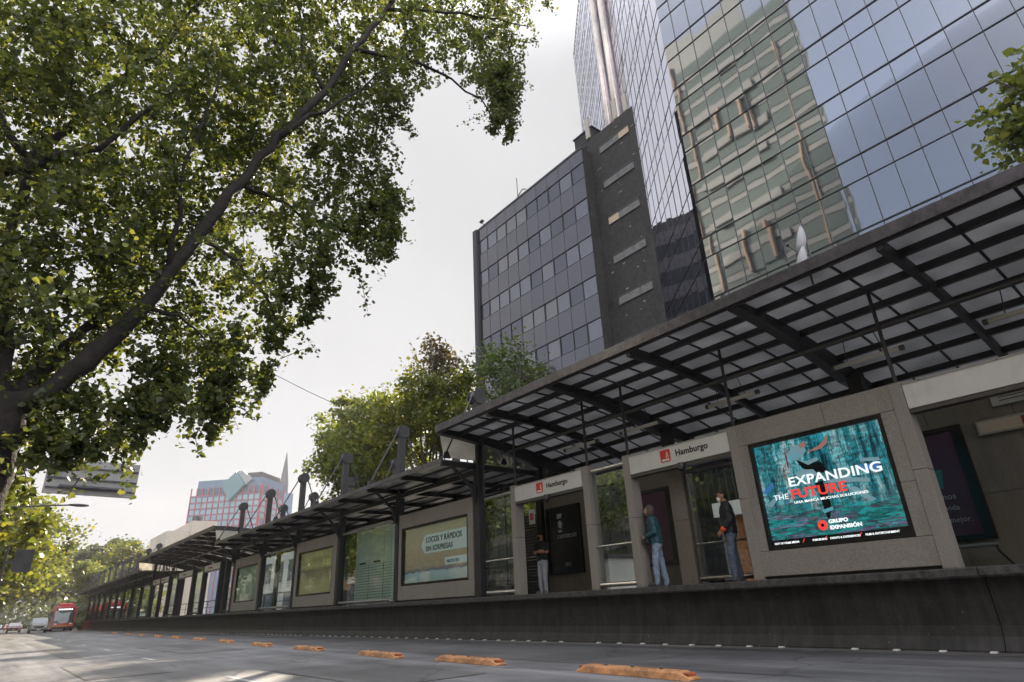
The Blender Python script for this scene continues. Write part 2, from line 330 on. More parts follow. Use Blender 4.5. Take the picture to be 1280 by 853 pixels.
# veil brightened overhead, out of view, as added fill light
sx_ = nt.nodes.new('ShaderNodeSeparateXYZ'); ln(nt, tc.outputs['Generated'], sx_.inputs[0])
zb = nt.nodes.new('ShaderNodeMapRange'); zb.interpolation_type = 'SMOOTHSTEP'; zb.inputs['From Min'].default_value = .72; zb.inputs['From Max'].default_value = 1.0; zb.inputs['To Min'].default_value = 1.0; zb.inputs['To Max'].default_value = 5.6
ln(nt, sx_.outputs['Z'], zb.inputs['Value'])
d2 = nt.nodes.new('ShaderNodeVectorMath'); d2.operation = 'DOT_PRODUCT'; d2.inputs[1].default_value = Vector((-.42, -.86, .30)).normalized(); ln(nt, tc.outputs['Generated'], d2.inputs[0])  # unseen bright patch behind the camera, added to fill the station front
bb = nt.nodes.new('ShaderNodeMapRange'); bb.interpolation_type = 'SMOOTHSTEP'; bb.inputs['From Min'].default_value = .35; bb.inputs['From Max'].default_value = .95; bb.inputs['To Max'].default_value = 2.4; ln(nt, d2.outputs['Value'], bb.inputs['Value'])
bs = nt.nodes.new('ShaderNodeMath'); bs.operation = 'ADD'; ln(nt, zb.outputs[0], bs.inputs[0]); ln(nt, bb.outputs[0], bs.inputs[1])
bf = nt.nodes.new('ShaderNodeMath'); bf.operation = 'MULTIPLY_ADD'; bf.inputs[1].default_value = .25; bf.use_clamp = True; ln(nt, bb.outputs[0], bf.inputs[0]); ln(nt, mr.outputs[0], bf.inputs[2])
vb = nt.nodes.new('ShaderNodeVectorMath'); vb.operation = 'SCALE'; ln(nt, cr.outputs['Color'], vb.inputs[0]); ln(nt, bs.outputs[0], vb.inputs['Scale'])
ln(nt, bf.outputs[0], mx.inputs['Factor']); ln(nt, sky.outputs[0], mx.inputs['A']); ln(nt, vb.outputs[0], mx.inputs['B'])
ln(nt, mx.outputs['Result'], bg.inputs['Color']); bg.inputs['Strength'].default_value = .1
sc.view_settings.view_transform = 'Standard'; sc.view_settings.look = 'None'; sc.view_settings.gamma = 1; sc.view_settings.exposure = 1.6

# ------------------------------------------------------------------ ground
structure(MB().box(-900, 1200, -300, 2600, -.4, 0).build('road', M_ASPH))
structure(MB().quad((7.35, -40, .004), (10.9, -40, .004), (11.0, 400, .004), (8.9, 400, .004)).build('bus_lane', M_BUSL))
structure(MB().box(22.3, 200, -60, 500, -.2, .14).build('pavement_far', M_PAVE))
structure(MB().box(-60, -.12, -60, 500, -.2, .13).build('pavement_near', M_PAVE))
mk = MB()
for k in range(0, 26):
    y = 10.6 + k * 8.6
    x = 3.42 + (.04 * (y - 12)) * .35
    mk.quad((x - .05, y, .004), (x + .05, y, .004), (x + .05 + .02, y + 1.7, .004), (x - .05 + .02, y + 1.7, .004))
structure(mk.build('lane_marking', M_PAINT))
M_PATCH = asphalt_mat('patched_asphalt', (.12, .12, .125)); M_PATCHL = asphalt_mat('pale_patched_asphalt', (.19, .185, .18))
pa = MB()
for x0, x1, y0, y1 in ((4.2, 5.9, 8.2, 12.4), (1.6, 3.0, 14.5, 19.5), (4.6, 6.2, 21, 29), (2.0, 2.5, 24, 48), (8.3, 9.4, 7.2, 10.6), (8.8, 10.2, 15, 24)):
    pa.quad((x0, y0, .008), (x1, y0 + U(-.2, .2), .008), (x1 + U(-.1, .1), y1, .008), (x0, y1 + U(-.2, .2), .008))
structure(pa.build('road_patch', M_PATCH))
gt = MB(); gt.quad((10.45, -12, .009), (10.86, -12, .009), (10.86, 112, .009), (10.45, 112, .009)); structure(gt.build('gutter', M_PATCHL))

# busway separators
def separator(label):
    t = thing('lane_separator', label, 'lane separator', group='orange lane separators along the busway')
    b = MB(); prof = [(-.15, 0), (.15, 0), (.11, .075), (.07, .095), (-.07, .095), (-.11, .075)]
    L = 1.02; ends = [(-L, .25), (-L + .17, 1), (L - .17, 1), (L, .25)]
    rings = []
    for (y, s) in ends: rings.append([(px * (.85 if s < 1 else 1), y, pz * s) for px, pz in prof])
    n = len(prof); vs = [p for r in rings for p in r]; fs = [tuple(range(n))[::-1], tuple(range(3 * n, 4 * n))]
    for i in range(3):
        for k in range(n): fs.append((i * n + k, i * n + (k + 1) % n, (i + 1) * n + (k + 1) % n, (i + 1) * n + k))
    b.add(vs, fs); b.build('body', M_ORANGE, t, bevel=.012)
    for y in (-.92, .92):
        MB().box(-.075, .075, y - .06, y + .06, .04, .078).build('end_cap', M_ORANGED, t, bevel=.01)
    for y in (-.5, 0, .5): MB().tube([(0, y, .08), (0, y, .102)], .028, 8).build('bolt', M_STEEL, t)
    return t
sep0 = separator('nearest orange rubber lane separator on the road, largest of the row')
sep0.location = (6.75, 6.1, 0); sep0.rotation_euler.z = math.radians(-3)
for k, (x, y) in enumerate([(6.78, 9.95), (6.85, 13.3), (7.05, 17.9), (7.22, 22.4), (7.42, 27.4), (7.62, 32.6), (7.8, 38), (8.0, 43.8), (8.2, 50), (8.4, 57), (8.6, 65), (8.8, 74)]):
    c = copy_tree(sep0, (x, y, 0), label='orange rubber lane separator, %s beyond the nearest one in the row' % ORD[k]); c.rotation_euler.z = math.radians(-3 + U(-1.6, 1.6)); c.location.x += U(-.07, .07)
# reflective studs at the foot of the platform
sb = MB().prism([(-.045, 0), (.045, 0), (.028, .02), (-.028, .02)], lambda p: (p[0], -.04, p[1]), lambda p: (p[0], .04, p[1]))
st = sb.build('road_stud', M_STUD); tag(st, 'small white reflective stud on the asphalt at the foot of the dark platform wall', 'road stud', 'white studs along the platform kerb')
yy = 2.6; first = True
while yy < 74:
    if first: st.location = (10.8, yy, .0095); first = False
    else:
        if rnd() > .06:
            c = st.copy(); COL.objects.link(c); c.location = (10.8 + U(-.02, .02), yy, .0095)
    yy += .62

# ------------------------------------------------------------------ platform
Y0, Y1 = -12.0, 112.0
pt = thing('station_platform', 'long dark concrete platform with projecting edge carrying the bus station', 'platform', (11, 40, 0))
def P(o): # parent keeping world coordinates
    return o
pw = MB()
prof = [(10.98, .96), (11.0, .75), (11.0, .34), (10.97, .2), (10.9, .09), (10.86, .03), (10.86, 0), (15.3, 0), (15.3, .96)]
cuts = [Y0, -4.6, 3.1, 15.35, 24.2, 40.6, 52, 66, 82, 97, Y1]
for a, b in zip(cuts[:-1], cuts[1:]):
    pw.prism(prof, lambda p, a=a: (p[0] - 11, a + .012 - 40, p[1]), lambda p, b=b: (p[0] - 11, b - 40, p[1]))
pw.prism([(10.98, .96), (11, 0), (15.3, 0), (15.3, .96)], lambda p: (p[0] - 11, Y1 - 40, p[1]), lambda p: (p[0] - 11, 121 - 40, p[1] * .05))
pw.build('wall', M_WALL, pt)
lp = MB()
lprof = [(10.8, .96), (10.78, .99), (10.78, 1.085), (10.80, 1.10), (11.3, 1.10), (11.3, .96)]
for a, b in zip(cuts[:-1], cuts[1:]):
    lp.prism(lprof, lambda p, a=a: (p[0] - 11, a + .012 - 40, p[1]), lambda p, b=b: (p[0] - 11, b - 40, p[1]))
lp.build('edge', M_LIP, pt)
MB().box(.3, 4.3, Y0 - 40, Y1 - 40, .96, 1.095).build('floor', M_FLOOR, pt)

# ------------------------------------------------------------------ high canopies
def rz(x): return .96 + 4.88 - .027 * (x - 9.7) ** 2
XR = [9.5, 10.25, 11.0, 11.75, 12.5, 13.25, 14.0, 14.75, 15.5]
def high_canopy(label, ybase, length=25.5, rods=()):
    """local y from 0 to length"""
    t = thing('station_canopy', label, 'canopy', (9.5, ybase, 0), 'raised canopies over the boarding doors')
    X = lambda x: x - 9.5
    r = MB(); n = 24
    xs = [9.52 + (15.5 - 9.52) * i / n for i in range(n + 1)]
    vs = []; fs = []
    for x in xs:
        for y in (0.02, length - .02): vs += [(X(x), y, rz(x) + .02), (X(x), y, rz(x) + .035)]
    for i in range(n):
        a = i * 4; b = a + 4
        fs += [(a, a + 2, b + 2, b), (a + 1, b + 1, b + 3, a + 3)]
    r.add(vs, fs); r.build('roof', M_ROOF, t)
    MB().box(-.06, 0.0, -.03, length + .03, rz(9.5) - .10, rz(9.5) + .12).build('fascia', M_FASC, t, bevel=.008)
    MB().box(0.0, .03, -.02, length + .02, rz(9.5) - .14, rz(9.5) - .085).build('drip_rail', M_STEEL, t)
    for y in (-.03, length - .09):
        e = MB(); 
        for i in range(n): e.bar((X(xs[i]), y + .06, rz(xs[i]) + .02), (X(xs[i + 1]), y + .06, rz(xs[i + 1]) + .02), .09, .16)
        e.build('end_trim', M_STEEL, t)
    for x in XR[1:]:
        MB().box(X(x) - .045, X(x) + .045, .03, length - .03, rz(x) - .12, rz(x) + .005).build('purlin', M_STEEL, t)
    k = 0; nb = int(length / .85)
    gb = None
    for i in range(1, nb):
        y = i * length / nb
        if gb is None:
            g = MB()
            for j in range(n): g.bar((X(xs[j]), 0, rz(xs[j]) + .005), (X(xs[j + 1]), 0, rz(xs[j + 1]) + .005), .04, .035)
            gb = g.build('glazing_bar', M_STEEL, t); gb.location.y = y
        else:
            c = gb.copy(); COL.objects.link(c); c.parent = t; c.location.y = y
    for i in range(0, 11):
        y = i * length / 10; heavy = (i % 2 == 0)
        y = min(max(y, .1), length - .1)
        d = MB(); hw = .11 if heavy else .05
        lo = []; hi = []
        for j in range(n + 1):
            x = xs[j]; u = (x - 9.52) / (13.5 - 9.52)
            dep = (.14 + .30 * min(1, max(0, u)) if heavy else .20)
            if x > 13.5 and heavy: dep = .44 - .28 * (x - 13.5) / 2
            hi.append((x, rz(x) - .02)); lo.append((x, rz(x) - .02 - dep))
        d.prism(lo + hi[::-1], lambda p, y=y: (X(p[0]), y - hw, p[1]), lambda p, y=y: (X(p[0]), y + hw, p[1]))
        d.build('heavy_beam' if heavy else 'light_beam', M_STEEL, t)
    for y in rods:
        MB().tube([(X(11.05), y, 3.95), (X(11.05), y, rz(11) - .05)], .032, 8).build('hanger_rod', M_STEEL, t)
    # closing sheet between the raised roof and the flat roof beside it
    for y, sgn in ((length + .02, 1), (-.02, -1)):
        top = [(x, rz(x) - .16) for x in (9.62, 9.9, 10.2, 10.5, 10.8, 11.1)]
        poly = [(9.75, 5.03), (11.1, 5.03)] + top[::-1]
        MB().prism(poly, lambda p: (X(p[0]), y - .01, p[1]), lambda p: (X(p[0]), y + .01, p[1])).build('end_sheet', M_ENDP, t)
    # pair of service pipes under the roof
    for dx, dz in ((0, 0), (.16, .03)):
        MB().tube([(X(11.85) + dx, .3, rz(11.9) - .40 + dz), (X(11.85) + dx, length - .3, rz(11.9) - .40 + dz)], .034, 8).build('service_pipe', M_ALUD, t)
    return t
PIL = [13.66, 10.75, 9.39, 6.55, 3.47, .56, -.8, -4.0]
can1 = high_canopy('raised curved canopy with milky roof sheets above the bright screen and the three waiting people', -10.1, 25.5, [y + 10.1 for y in PIL + [15.2, -6.8, -9.4]])
can2 = copy_tree(can1, (9.5, 40.7, 0), label='farther raised curved canopy at the distant doors down the street')

# hanging lamp tubes
def lamp(label):
    t = thing('lamp_tube', label, 'lamp', (0, 0, 0), 'tube lamps under the raised canopy')
    MB().tube([(0, -.62, 0), (0, .62, 0)], .045, 10).build('diffuser', M_TUBE, t, smooth=True)
    for y in (-.64, .64): MB().tube([(0, y - .04, 0), (0, y + .04, 0)], .052, 10).build('end_cap', M_ALUD, t)
    for y in (-.35, .35): MB().tube([(0, y, .04), (-.1, y * .8, .45)], .009, 6).build('hanger', M_STEEL, t)
    return t
l0 = lamp('tube lamp under the canopy above the bright screen'); l0.location = (12.2, 4.2, 4.92)
for y, lb in ((7.15, 'tube lamp under the canopy above the man in dark jacket'), (9.85, 'tube lamp under the canopy above the person in teal jacket'), (12.05, 'tube lamp under the canopy above the man with crossed arms'), (1.6, 'tube lamp under the canopy above the blank white sign')):
    copy_tree(l0, (12.2, y, 4.92), label=lb)

# ------------------------------------------------------------------ columns, masts, flat canopies
def column(label):
    t = thing('steel_column', label, 'column', group='dark columns along the back wall')
    MB().box(-.11, .11, -.15, .15, 1.1, rz(13.5) - .3).build('shaft', M_STEEL, t, bevel=.01)
    MB().box(-.2, .2, -.22, .22, 1.1, 1.13).build('base_plate', M_STEEL, t)
    return t
c0 = column('dark steel column rising behind the bright screen'); c0.location = (13.6, 5.0, 0)
for y, lb in ((10.1, 'dark steel column rising behind the sign over the teal jacket'), (15.1, 'dark steel column rising behind the sign over the man with crossed arms'), (-.1, 'dark steel column behind the blank white sign'), (-5.2, 'dark steel column beyond the blank white sign at the near end')):
    copy_tree(c0, (13.6, y, 0), label=lb)

ZC = 4.88
def mast(label, back=False):
    t = thing('steel_mast', label, 'mast')
    z0 = 1.1; h = 7.1
    MB().box(-.115, .115, -.13, .13, z0, h).build('post', M_STEEL, t, bevel=.012)
    hd = MB(); hd.tube([(0, -.15, h + .02), (0, .15, h + .02)], .21, 20); hd.build('head', M_STEELB, t, bevel=.015)
    for s in (-1, 1): MB().tube([(0, s * .165 - .015, h + .02), (0, s * .165 + .015, h + .02)], .245, 20).build('rim', M_STEEL, t)
    for s in (-1, 1):
        xe = (-1.2 if s < 0 else 1.0) if not back else s * 1.05
        MB().tube([(s * .2, 0, h), (xe, 0, ZC + .28)], .028, 8).build('stay_rod', M_STEELB, t)
        MB().prism([(xe - .16 * s, ZC + .13), (xe + .12 * s, ZC + .13), (xe + .06 * s, ZC + .3), (xe - .06 * s, ZC + .34)], lambda p: (p[0], -.05, p[1]), lambda p: (p[0], .05, p[1])).build('stay_bracket', M_STEEL, t)
    if not back:
        MB().bar((-.1, 0, 4.05), (-1.0, 0, ZC - .08), .09, .07).build('strut', M_STEEL, t)
        MB().prism([(-.1, 3.65), (-.1, 4.3), (-.3, 4.3), (-.3, 4.05)], lambda p: (p[0], -.04, p[1]), lambda p: (p[0], .04, p[1])).build('gusset', M_STEEL, t)
    MB().box(-.22, .22, -.22, .22, z0, z0 + .03).build('base_plate', M_STEEL, t)
    return t
YM1 = [15.42, 20.42, 25.5, 30.55, 35.55, 40.6]; YM2 = [66.3 + 5.1 * k for k in range(10)]
m0 = mast('steel mast with round head where the near raised canopy ends, beside the brownish poster'); m0.location = (11.02, YM1[0], 0); m0['group'] = 'front masts carrying the flat roofs'
for k, y in enumerate(YM1[1:]):
    copy_tree(m0, (11.02, y, 0), label='front steel mast with round head, %s beyond the near raised canopy' % ORD[k])
for k, y in enumerate(YM2):
    copy_tree(m0, (11.02, y, 0), label='distant front steel mast with round head, %s beyond the farther raised canopy' % ORD[k])
mb = mast('rear steel mast with round head level with the near raised canopy end', True); mb.location = (13.5, YM1[0], 0); mb['group'] = 'rear masts carrying the flat roofs'
for k, y in enumerate(YM1[1:]):
    copy_tree(mb, (13.5, y, 0), label='rear row steel mast with round head, %s beyond the near raised canopy' % ORD[k])
for k, y in enumerate(YM2):
    copy_tree(mb, (13.5, y, 0), label='distant rear row steel mast, %s beyond the farther raised canopy' % ORD[k])

def flat_canopy(label, ya, yb):
    t = thing('flat_canopy', label, 'canopy', (9.68, ya, 0), 'flat roofs between the raised canopies')
    L = yb - ya
    MB().box(.04, 5.2, .0, L, ZC + .06, ZC + .09).build('roof', M_ROOFD, t)
    MB().box(-.02, .04, -.02, L + .02, ZC - .02, ZC + .12).build('fascia', M_FASC, t, bevel=.006)
    MB().box(5.2, 5.26, -.02, L + .02, ZC - .02, ZC + .12).build('rear_fascia', M_FASC, t)
    n = round(L / 2.55)
    for i in range(n + 1):
        y = min(max(i * L / n, .06), L - .06)
        MB().box(.04, 5.2, y - .05, y + .05, ZC - .10, ZC + .055).build('joist', M_STEEL, t)
    for x in (.75, 1.5, 2.25, 3.0, 3.75, 4.5):
        MB().box(x - .03, x + .03, .06, L - .06, ZC - .0, ZC + .057).build('purlin', M_STEEL, t)
    for x in (1.32, 3.82):
        MB().box(x - .07, x + .07, .02, L - .02, ZC - .28, ZC - .105).build('edge_beam', M_STEEL, t)
    return t
flat_canopy('flat roof on masts above the brownish and yellow posters, beyond the near raised canopy', 15.45, 40.62)
flat_canopy('long flat roof on masts beyond the farther raised canopy, at the far end', 66.25, 116)

# ------------------------------------------------------------------ facade pieces (plane X = 11)
PZ0, PZ1 = 1.1, 3.97
def pillar(y, label, wd=.2, m=M_GRAN):
    t = thing('granite_pillar', label, 'pillar', (11.05, y, PZ0), 'slim granite pillars of the boarding front')
    MB().box(-.13, .17, -wd / 2, wd / 2, 0, 1.45).build('lower_block', m, t, bevel=.008)
    MB().box(-.13, .17, -wd / 2, wd / 2, 1.456, PZ1 - PZ0).build('upper_block', m, t, bevel=.008)
    MB().box(-.05, .12, wd / 2, wd / 2 + .05, 0, PZ1 - PZ0 - .45).build('side_track', M_ALUD, t)
    return t
PL = ['granite pillar left of the sign above the man with crossed arms', 'granite pillar right of the sign above the man with crossed arms',
      'granite pillar left of the sign above the teal jacket', 'granite pillar left of the bright screen beside the dark jacket',
      'granite pillar right of the bright screen', 'granite pillar right of the blank white sign', 'granite pillar past the narrow glass at the near end', 'last granite pillar at the near end of the station']
for y, lb in zip(PIL, PL): pillar(y, lb)

M_LOGO = mat('emblem_white', (.8, .79, .77), .5)
def emblem(parent, x, y, z, s, red=M_RED):
    """rounded red tile with a white obelisk and scalloped foot"""
    pts = []
    for cx, cz, a0 in ((1, 1, 0), (-1, 1, 90), (-1, -1, 180), (1, -1, 270)):
        for k in range(6):
            a = math.radians(a0 + k * 18); pts.append((cx * .72 + .28 * math.cos(a), cz * .72 + .28 * math.sin(a)))
    e = MB(); e.prism([(p[0] * s, p[1] * s) for p in pts], lambda p: (x, y - p[0], z + p[1]), lambda p: (x - .006, y - p[0], z + p[1])); e.build('emblem', red, parent)
    w_ = MB()
    def poly(pp, d=.009): w_.prism([(a * s, b * s) for a, b in pp], lambda p: (x - .006, y - p[0], z + p[1]), lambda p: (x - d, y - p[0], z + p[1]))
    poly([(.12, -.3), (.28, -.3), (.40, .62), (.33, .62)]); poly([(.5, -.3), (.66, -.3), (.46, .62), (.41, .62)])
    for k in range(4):
        cx = -.55 + k * .37
        poly([(cx + .2 * math.cos(math.radians(a)), -.62 + .24 * math.sin(math.radians(a))) for a in range(180, 361, 20)][::-1] + [(cx - .2, -.5), (cx + .2, -.5)], .009)
    w_.build('emblem_motif', M_LOGO, parent)
def sign(ya, yb, label, name=None, x=11.0, z0=3.50, z1=3.93, m=None, g='white name boards over the doors'):
    t = thing('station_sign', label, 'sign', (x, (ya + yb) / 2, z0), g)
    w2 = (yb - ya) / 2; h = z1 - z0
    MB().box(-.08, .10, -w2 + .01, w2 - .01, 0, h).build('board', m or M_WHITE, t, bevel=.006)
    MB().box(-.06, .12, -w2 + .01, w2 - .01, -.07, -.003).build('door_track', M_ALUD, t)
    MB().box(-.092, -.081, -w2 + .01, w2 - .01, h - .03, h - .01).build('trim', M_ALU, t)
    for s in (-.8, .02, .8): MB().tube([(-.097, s * w2, h - .02), (-.09, s * w2, h - .02)], .012, 8).build('screw', M_STEEL, t)
    if name:
        emblem(t, -.081, .36 * w2 * .55 + .0, h * .52, .135)
        text(name, .185, M_BLACK, t, -.083, .36 * w2 * .55 - .27, h * .40, bold=.004)
    return t
sA = sign(6.65, 9.29, 'white name board lettered Hamburgo above the person in teal jacket', 'Hamburgo')
sB = sign(10.86, 13.56, 'white name board lettered Hamburgo above the man with crossed arms', 'Hamburgo')
sC = sign(.66, 3.37, 'blank white board over the near door, right of the bright screen')

def glass_bay(ya, yb, label, x=11.05, z0=1.2, z1=3.82, mids=(2.04,), m=M_GLASS, frame=M_ALU, group='glass bays of the boarding front', fin=False):
    t = thing('glass_bay', label, 'glass panel', (x, (ya + yb) / 2, 0), group)
    w2 = (yb - ya) / 2 - .01
    MB().box(-.006, .006, -w2, w2, z0 + .02, z1).build('glass', m, t)
    MB().tube([(-.03, -w2, z0), (-.03, w2, z0)], .055, 10).build('bottom_rail', frame, t)
    MB().tube([(-.02, -w2, z1), (-.02, w2, z1)], .045, 10).build('top_rail', frame, t)
    for z in mids: MB().tube([(-.05, -w2, z), (-.05, w2, z)], .024, 8).build('hand_rail', frame, t)
    if fin: 
        for s in (-1, 1): MB().box(-.04, .04, s * w2 - .03, s * w2 + .03, z0 - .1, z1).build('upright', frame, t)
    return t
glass_bay(13.77, 15.12, 'narrow clear glass bay left of the man with crossed arms')
glass_bay(9.50, 10.64, 'clear glass bay between the two lettered name boards')
glass_bay(6.68, 8.24, 'clear glass bay behind the man in dark jacket', x=11.55, z1=3.42, mids=(1.88,), frame=M_ALUD, fin=True)
glass_bay(-.69, .45, 'clear glass bay at the near end past the blank board')
glass_bay(20.98, 25.36, 'wide glass bay with pale green panelling added behind it for a reflection, between two posters', z1=3.86, mids=(), m=M_GLASSG)
glass_bay(31.0, 35.4, 'wide glass bay reflecting trees, left of the yellow poster', z1=3.86, mids=(), m=M_GLASSG)

def surround(ya, yb, sy0, sy1, sz0, sz1, name, label, cat, group=None, z1=PZ1):
    t = thing(name, label, cat, (11.05, (ya + yb) / 2, PZ0), group); c = (ya + yb) / 2
    MB().box(-.06, .16, ya - c, yb - c, 0, .046).build('dark_gap_strip', M_STEEL, t)  # dark strip added in place of the shaded gap below the panel
    a, b = ya - c, yb - c; s0, s1 = sy0 - c, sy1 - c; q0, q1 = sz0 - PZ0, sz1 - PZ0; H = z1 - PZ0
    MB().box(-.12, .18, a, b, .05, q0 - .006).build('lower_panel', M_GRAN, t, bevel=.006)
    MB().box(-.12, .18, a, (a + b) / 2 - .3, q1 + .006, H).build('upper_panel', M_GRAN, t, bevel=.006)
    MB().box(-.12, .18, (a + b) / 2 - .294, b, q1 + .006, H).build('upper_panel', M_GRAN, t, bevel=.006)
    zm = q0 + (q1 - q0) * .42
    for u, v in ((a, s0 - .004), (s1 + .004, b)):
        MB().box(-.12, .18, u, v, q0, zm - .004).build('side_panel', M_GRAN, t, bevel=.006)
        MB().box(-.12, .18, u, v, zm, q1).build('side_panel', M_GRAN, t, bevel=.006)
    f = MB(); fw = .07
    f.box(-.10, .1, s0, s1, q0, q0 + fw); f.box(-.10, .1, s0, s1, q1 - fw, q1)
    f.box(-.10, .1, s0, s0 + fw, q0 + fw, q1 - fw); f.box(-.10, .1, s1 - fw, s1, q0 + fw, q1 - fw)
    f.build('screen_frame', M_FRAME, t)
    return t, s0, s1, q0, q1

# --- the bright screen
def screen_mat():
    m, nt, b = new_mat('glitch_picture')
    tc = nt.nodes.new('ShaderNodeTexCoord'); sp = nt.nodes.new('ShaderNodeSeparateXYZ'); ln(nt, tc.outputs['Object'], sp.inputs[0])
    def noi(sx, sy, sz, scale=1, det=3):
        mp = nt.nodes.new('ShaderNodeMapping'); mp.inputs['Scale'].default_value = (sx, sy, sz); ln(nt, tc.outputs['Object'], mp.inputs['Vector'])
        n = nt.nodes.new('ShaderNodeTexNoise'); n.inputs['Scale'].default_value = scale; n.inputs['Detail'].default_value = det; n.inputs['Roughness'].default_value = .75; ln(nt, mp.outputs['Vector'], n.inputs['Vector']); return n
    def ramp(src, stops):
        r = nt.nodes.new('ShaderNodeValToRGB'); e = r.color_ramp.elements
        e[0].position, e[0].color = stops[0][0], (*stops[0][1], 1); e[1].position, e[1].color = stops[-1][0], (*stops[-1][1], 1)
        for p, c in stops[1:-1]: x = e.new(p); x.color = (*c, 1)
        ln(nt, src, r.inputs['Fac']); return r.outputs['Color']
    up = ramp(noi(1, 5.5, .7, 1, 6).outputs['Fac'], [(.34, (.004, .008, .014)), (.43, (.01, .09, .12)), (.47, (.03, .30, .34)), (.505, (.01, .05, .07)), (.54, (.22, .50, .52)), (.575, (.02, .20, .24)), (.61, (.5, .6, .6)), (.65, (.12, .03, .07))])
    lo = ramp(noi(1, .9, 9, 1, 5).outputs['Fac'], [(.3, (.004, .02, .03)), (.40, (.0, .13, .14)), (.47, (.02, .27, .25)), (.52, (.02, .08, .10)), (.56, (.20, .06, .17)), (.60, (.05, .30, .33)), (.64, (.02, .05, .06)), (.70, (.38, .07, .03))])
    mr = nt.nodes.new('ShaderNodeMapRange'); mr.inputs['From Min'].default_value = 1.02; mr.inputs['From Max'].default_value = 1.3
    nz = noi(1, 3, 3, 1, 3); ad = nt.nodes.new('ShaderNodeMath'); ad.operation = 'MULTIPLY_ADD'; ad.inputs[1].default_value = .5
    ln(nt, nz.outputs['Fac'], ad.inputs[0]); s2 = nt.nodes.new('ShaderNodeMath'); s2.operation = 'SUBTRACT'; s2.inputs[1].default_value = .25; ln(nt, sp.outputs['Z'], s2.inputs[0]); ln(nt, s2.outputs[0], ad.inputs[2])
    ln(nt, ad.outputs[0], mr.inputs['Value'])
    mx = nt.nodes.new('ShaderNodeMix'); mx.data_type = 'RGBA'; ln(nt, mr.outputs[0], mx.inputs['Factor']); ln(nt, lo, mx.inputs['A']); ln(nt, up, mx.inputs['B'])
    # blocky glitch slices
    v = nt.nodes.new('ShaderNodeTexVoronoi'); v.distance = 'CHEBYCHEV'; mp = nt.nodes.new('ShaderNodeMapping'); mp.inputs['Scale'].default_value = (1, 5, 16); ln(nt, tc.outputs['Object'], mp.inputs['Vector']); ln(nt, mp.outputs['Vector'], v.inputs['Vector']); v.inputs['Scale'].default_value = 1.6
    hs = ramp(v.outputs['Color'], [(.2, (.35, .4, .42)), (.5, (1, 1, 1)), (.8, (1.0, 1.5, 1.6))])
    mm = nt.nodes.new('ShaderNodeMix'); mm.data_type = 'RGBA'; mm.blend_type = 'MULTIPLY'; mm.inputs['Factor'].default_value = .8; ln(nt, mx.outputs['Result'], mm.inputs['A']); ln(nt, hs, mm.inputs['B'])
    ln(nt, mm.outputs['Result'], b.inputs['Emission Color']); b.inputs['Emission Strength'].default_value = .26
    b.inputs['Base Color'].default_value = (.01, .01, .01, 1); b.inputs['Roughness'].default_value = .12
    return m
E_WHITE = emit('screen_white', (.85, .9, .92), .27); E_RED = emit('screen_red', (.9, .06, .05), .22); E_CYAN = emit('screen_cyan', (.12, .4, .5), .13)
E_DARK = mat('screen_dark', (.006, .01, .014), .2); E_PALE = emit('screen_pale', (.20, .36, .42), .13); E_SKIN = emit('screen_flesh', (.4, .18, .15), .13); E_BLUE = emit('screen_blue', (.03, .14, .36), .22)
t, s0, s1, q0, q1 = surround(3.57, 6.45, 3.80, 6.27, 1.58, 3.54, 'advertising_screen', 'large bright teal screen reading EXPANDING THE FUTURE in a granite surround', 'screen')
MB().box(-.03, .0, s0 + .07, s1 - .07, q0 + .07, q1 - .07).build('display', screen_mat(), t)
MB().box(-.05, .0, s0 + .07, s1 - .07, q0 + .07, q0 + .17).build('display_edge', E_DARK, t)
XS = -.034
def flat(parent, name, m, polys, x=XS, d=.003):
    b = MB()
    for i, pp in enumerate(polys): b.prism(pp, lambda p: (x, p[0], p[1]), lambda p, i=i: (x - d - .0004 * i, p[0], p[1]))
    return b.build(name, m, parent)
W = s1 - s0; Hs = q1 - q0
def sp_(u, v): return (s1 - .07 - u * (W - .14), q0 + .07 + v * (Hs - .14))   # u from the left of the picture, v from below
def pl(pts): return [sp_(*p) for p in pts]
# running figure: torso leaning, wrapped cloth, arms out, legs striding
flat(t, 'figure_shadow', E_DARK, [pl([(.33, .80), (.40, .74), (.52, .73), (.55, .62), (.47, .63), (.37, .70)]), pl([(.44, .55), (.50, .55), (.52, .33), (.49, .20), (.47, .20), (.46, .34)])], XS)
flat(t, 'figure_cloth', E_PALE, [pl([(.27, .86), (.33, .93), (.41, .94), (.43, .86), (.38, .80), (.30, .79)]), pl([(.36, .78), (.42, .72), (.51, .75), (.50, .78), (.42, .76)]), pl([(.30, .66), (.35, .69), (.45, .67), (.49, .60), (.42, .61), (.33, .62)])], XS - .005)
flat(t, 'figure_limbs', E_SKIN, [pl([(.43, .84), (.55, .89), (.62, .97), (.60, .89), (.55, .85)]), pl([(.38, .93), (.43, .96), (.44, .91), (.40, .89)])], XS - .010)
flat(t, 'figure_trail', E_CYAN, [pl([(.27, .82), (.36, .87), (.37, .84), (.28, .79)]), pl([(.30, .76), (.36, .72), (.35, .70), (.29, .74)]), pl([(.45, .28), (.53, .30), (.53, .27), (.46, .25)])], XS - .015)
for pp in [pl([(.50, .53), (.83, .47), (.83, .50), (.62, .56)]), pl([(.66, .45), (.80, .30), (.84, .31), (.72, .45)]), pl([(.02, .40), (.15, .52), (.17, .50), (.05, .37)]), pl([(.80, .66), (.93, .64), (.93, .67), (.80, .69)])]: flat(t, 'light_streak', E_PALE, [pp], XS)
flat(t, 'blue_streak', E_BLUE, [pl([(.02, .55), (.10, .62), (.11, .57), (.03, .50)]), pl([(.76, .58), (.92, .56), (.92, .62), (.77, .63)])], XS - .004)
y0_, z0_ = sp_(.235, .545)
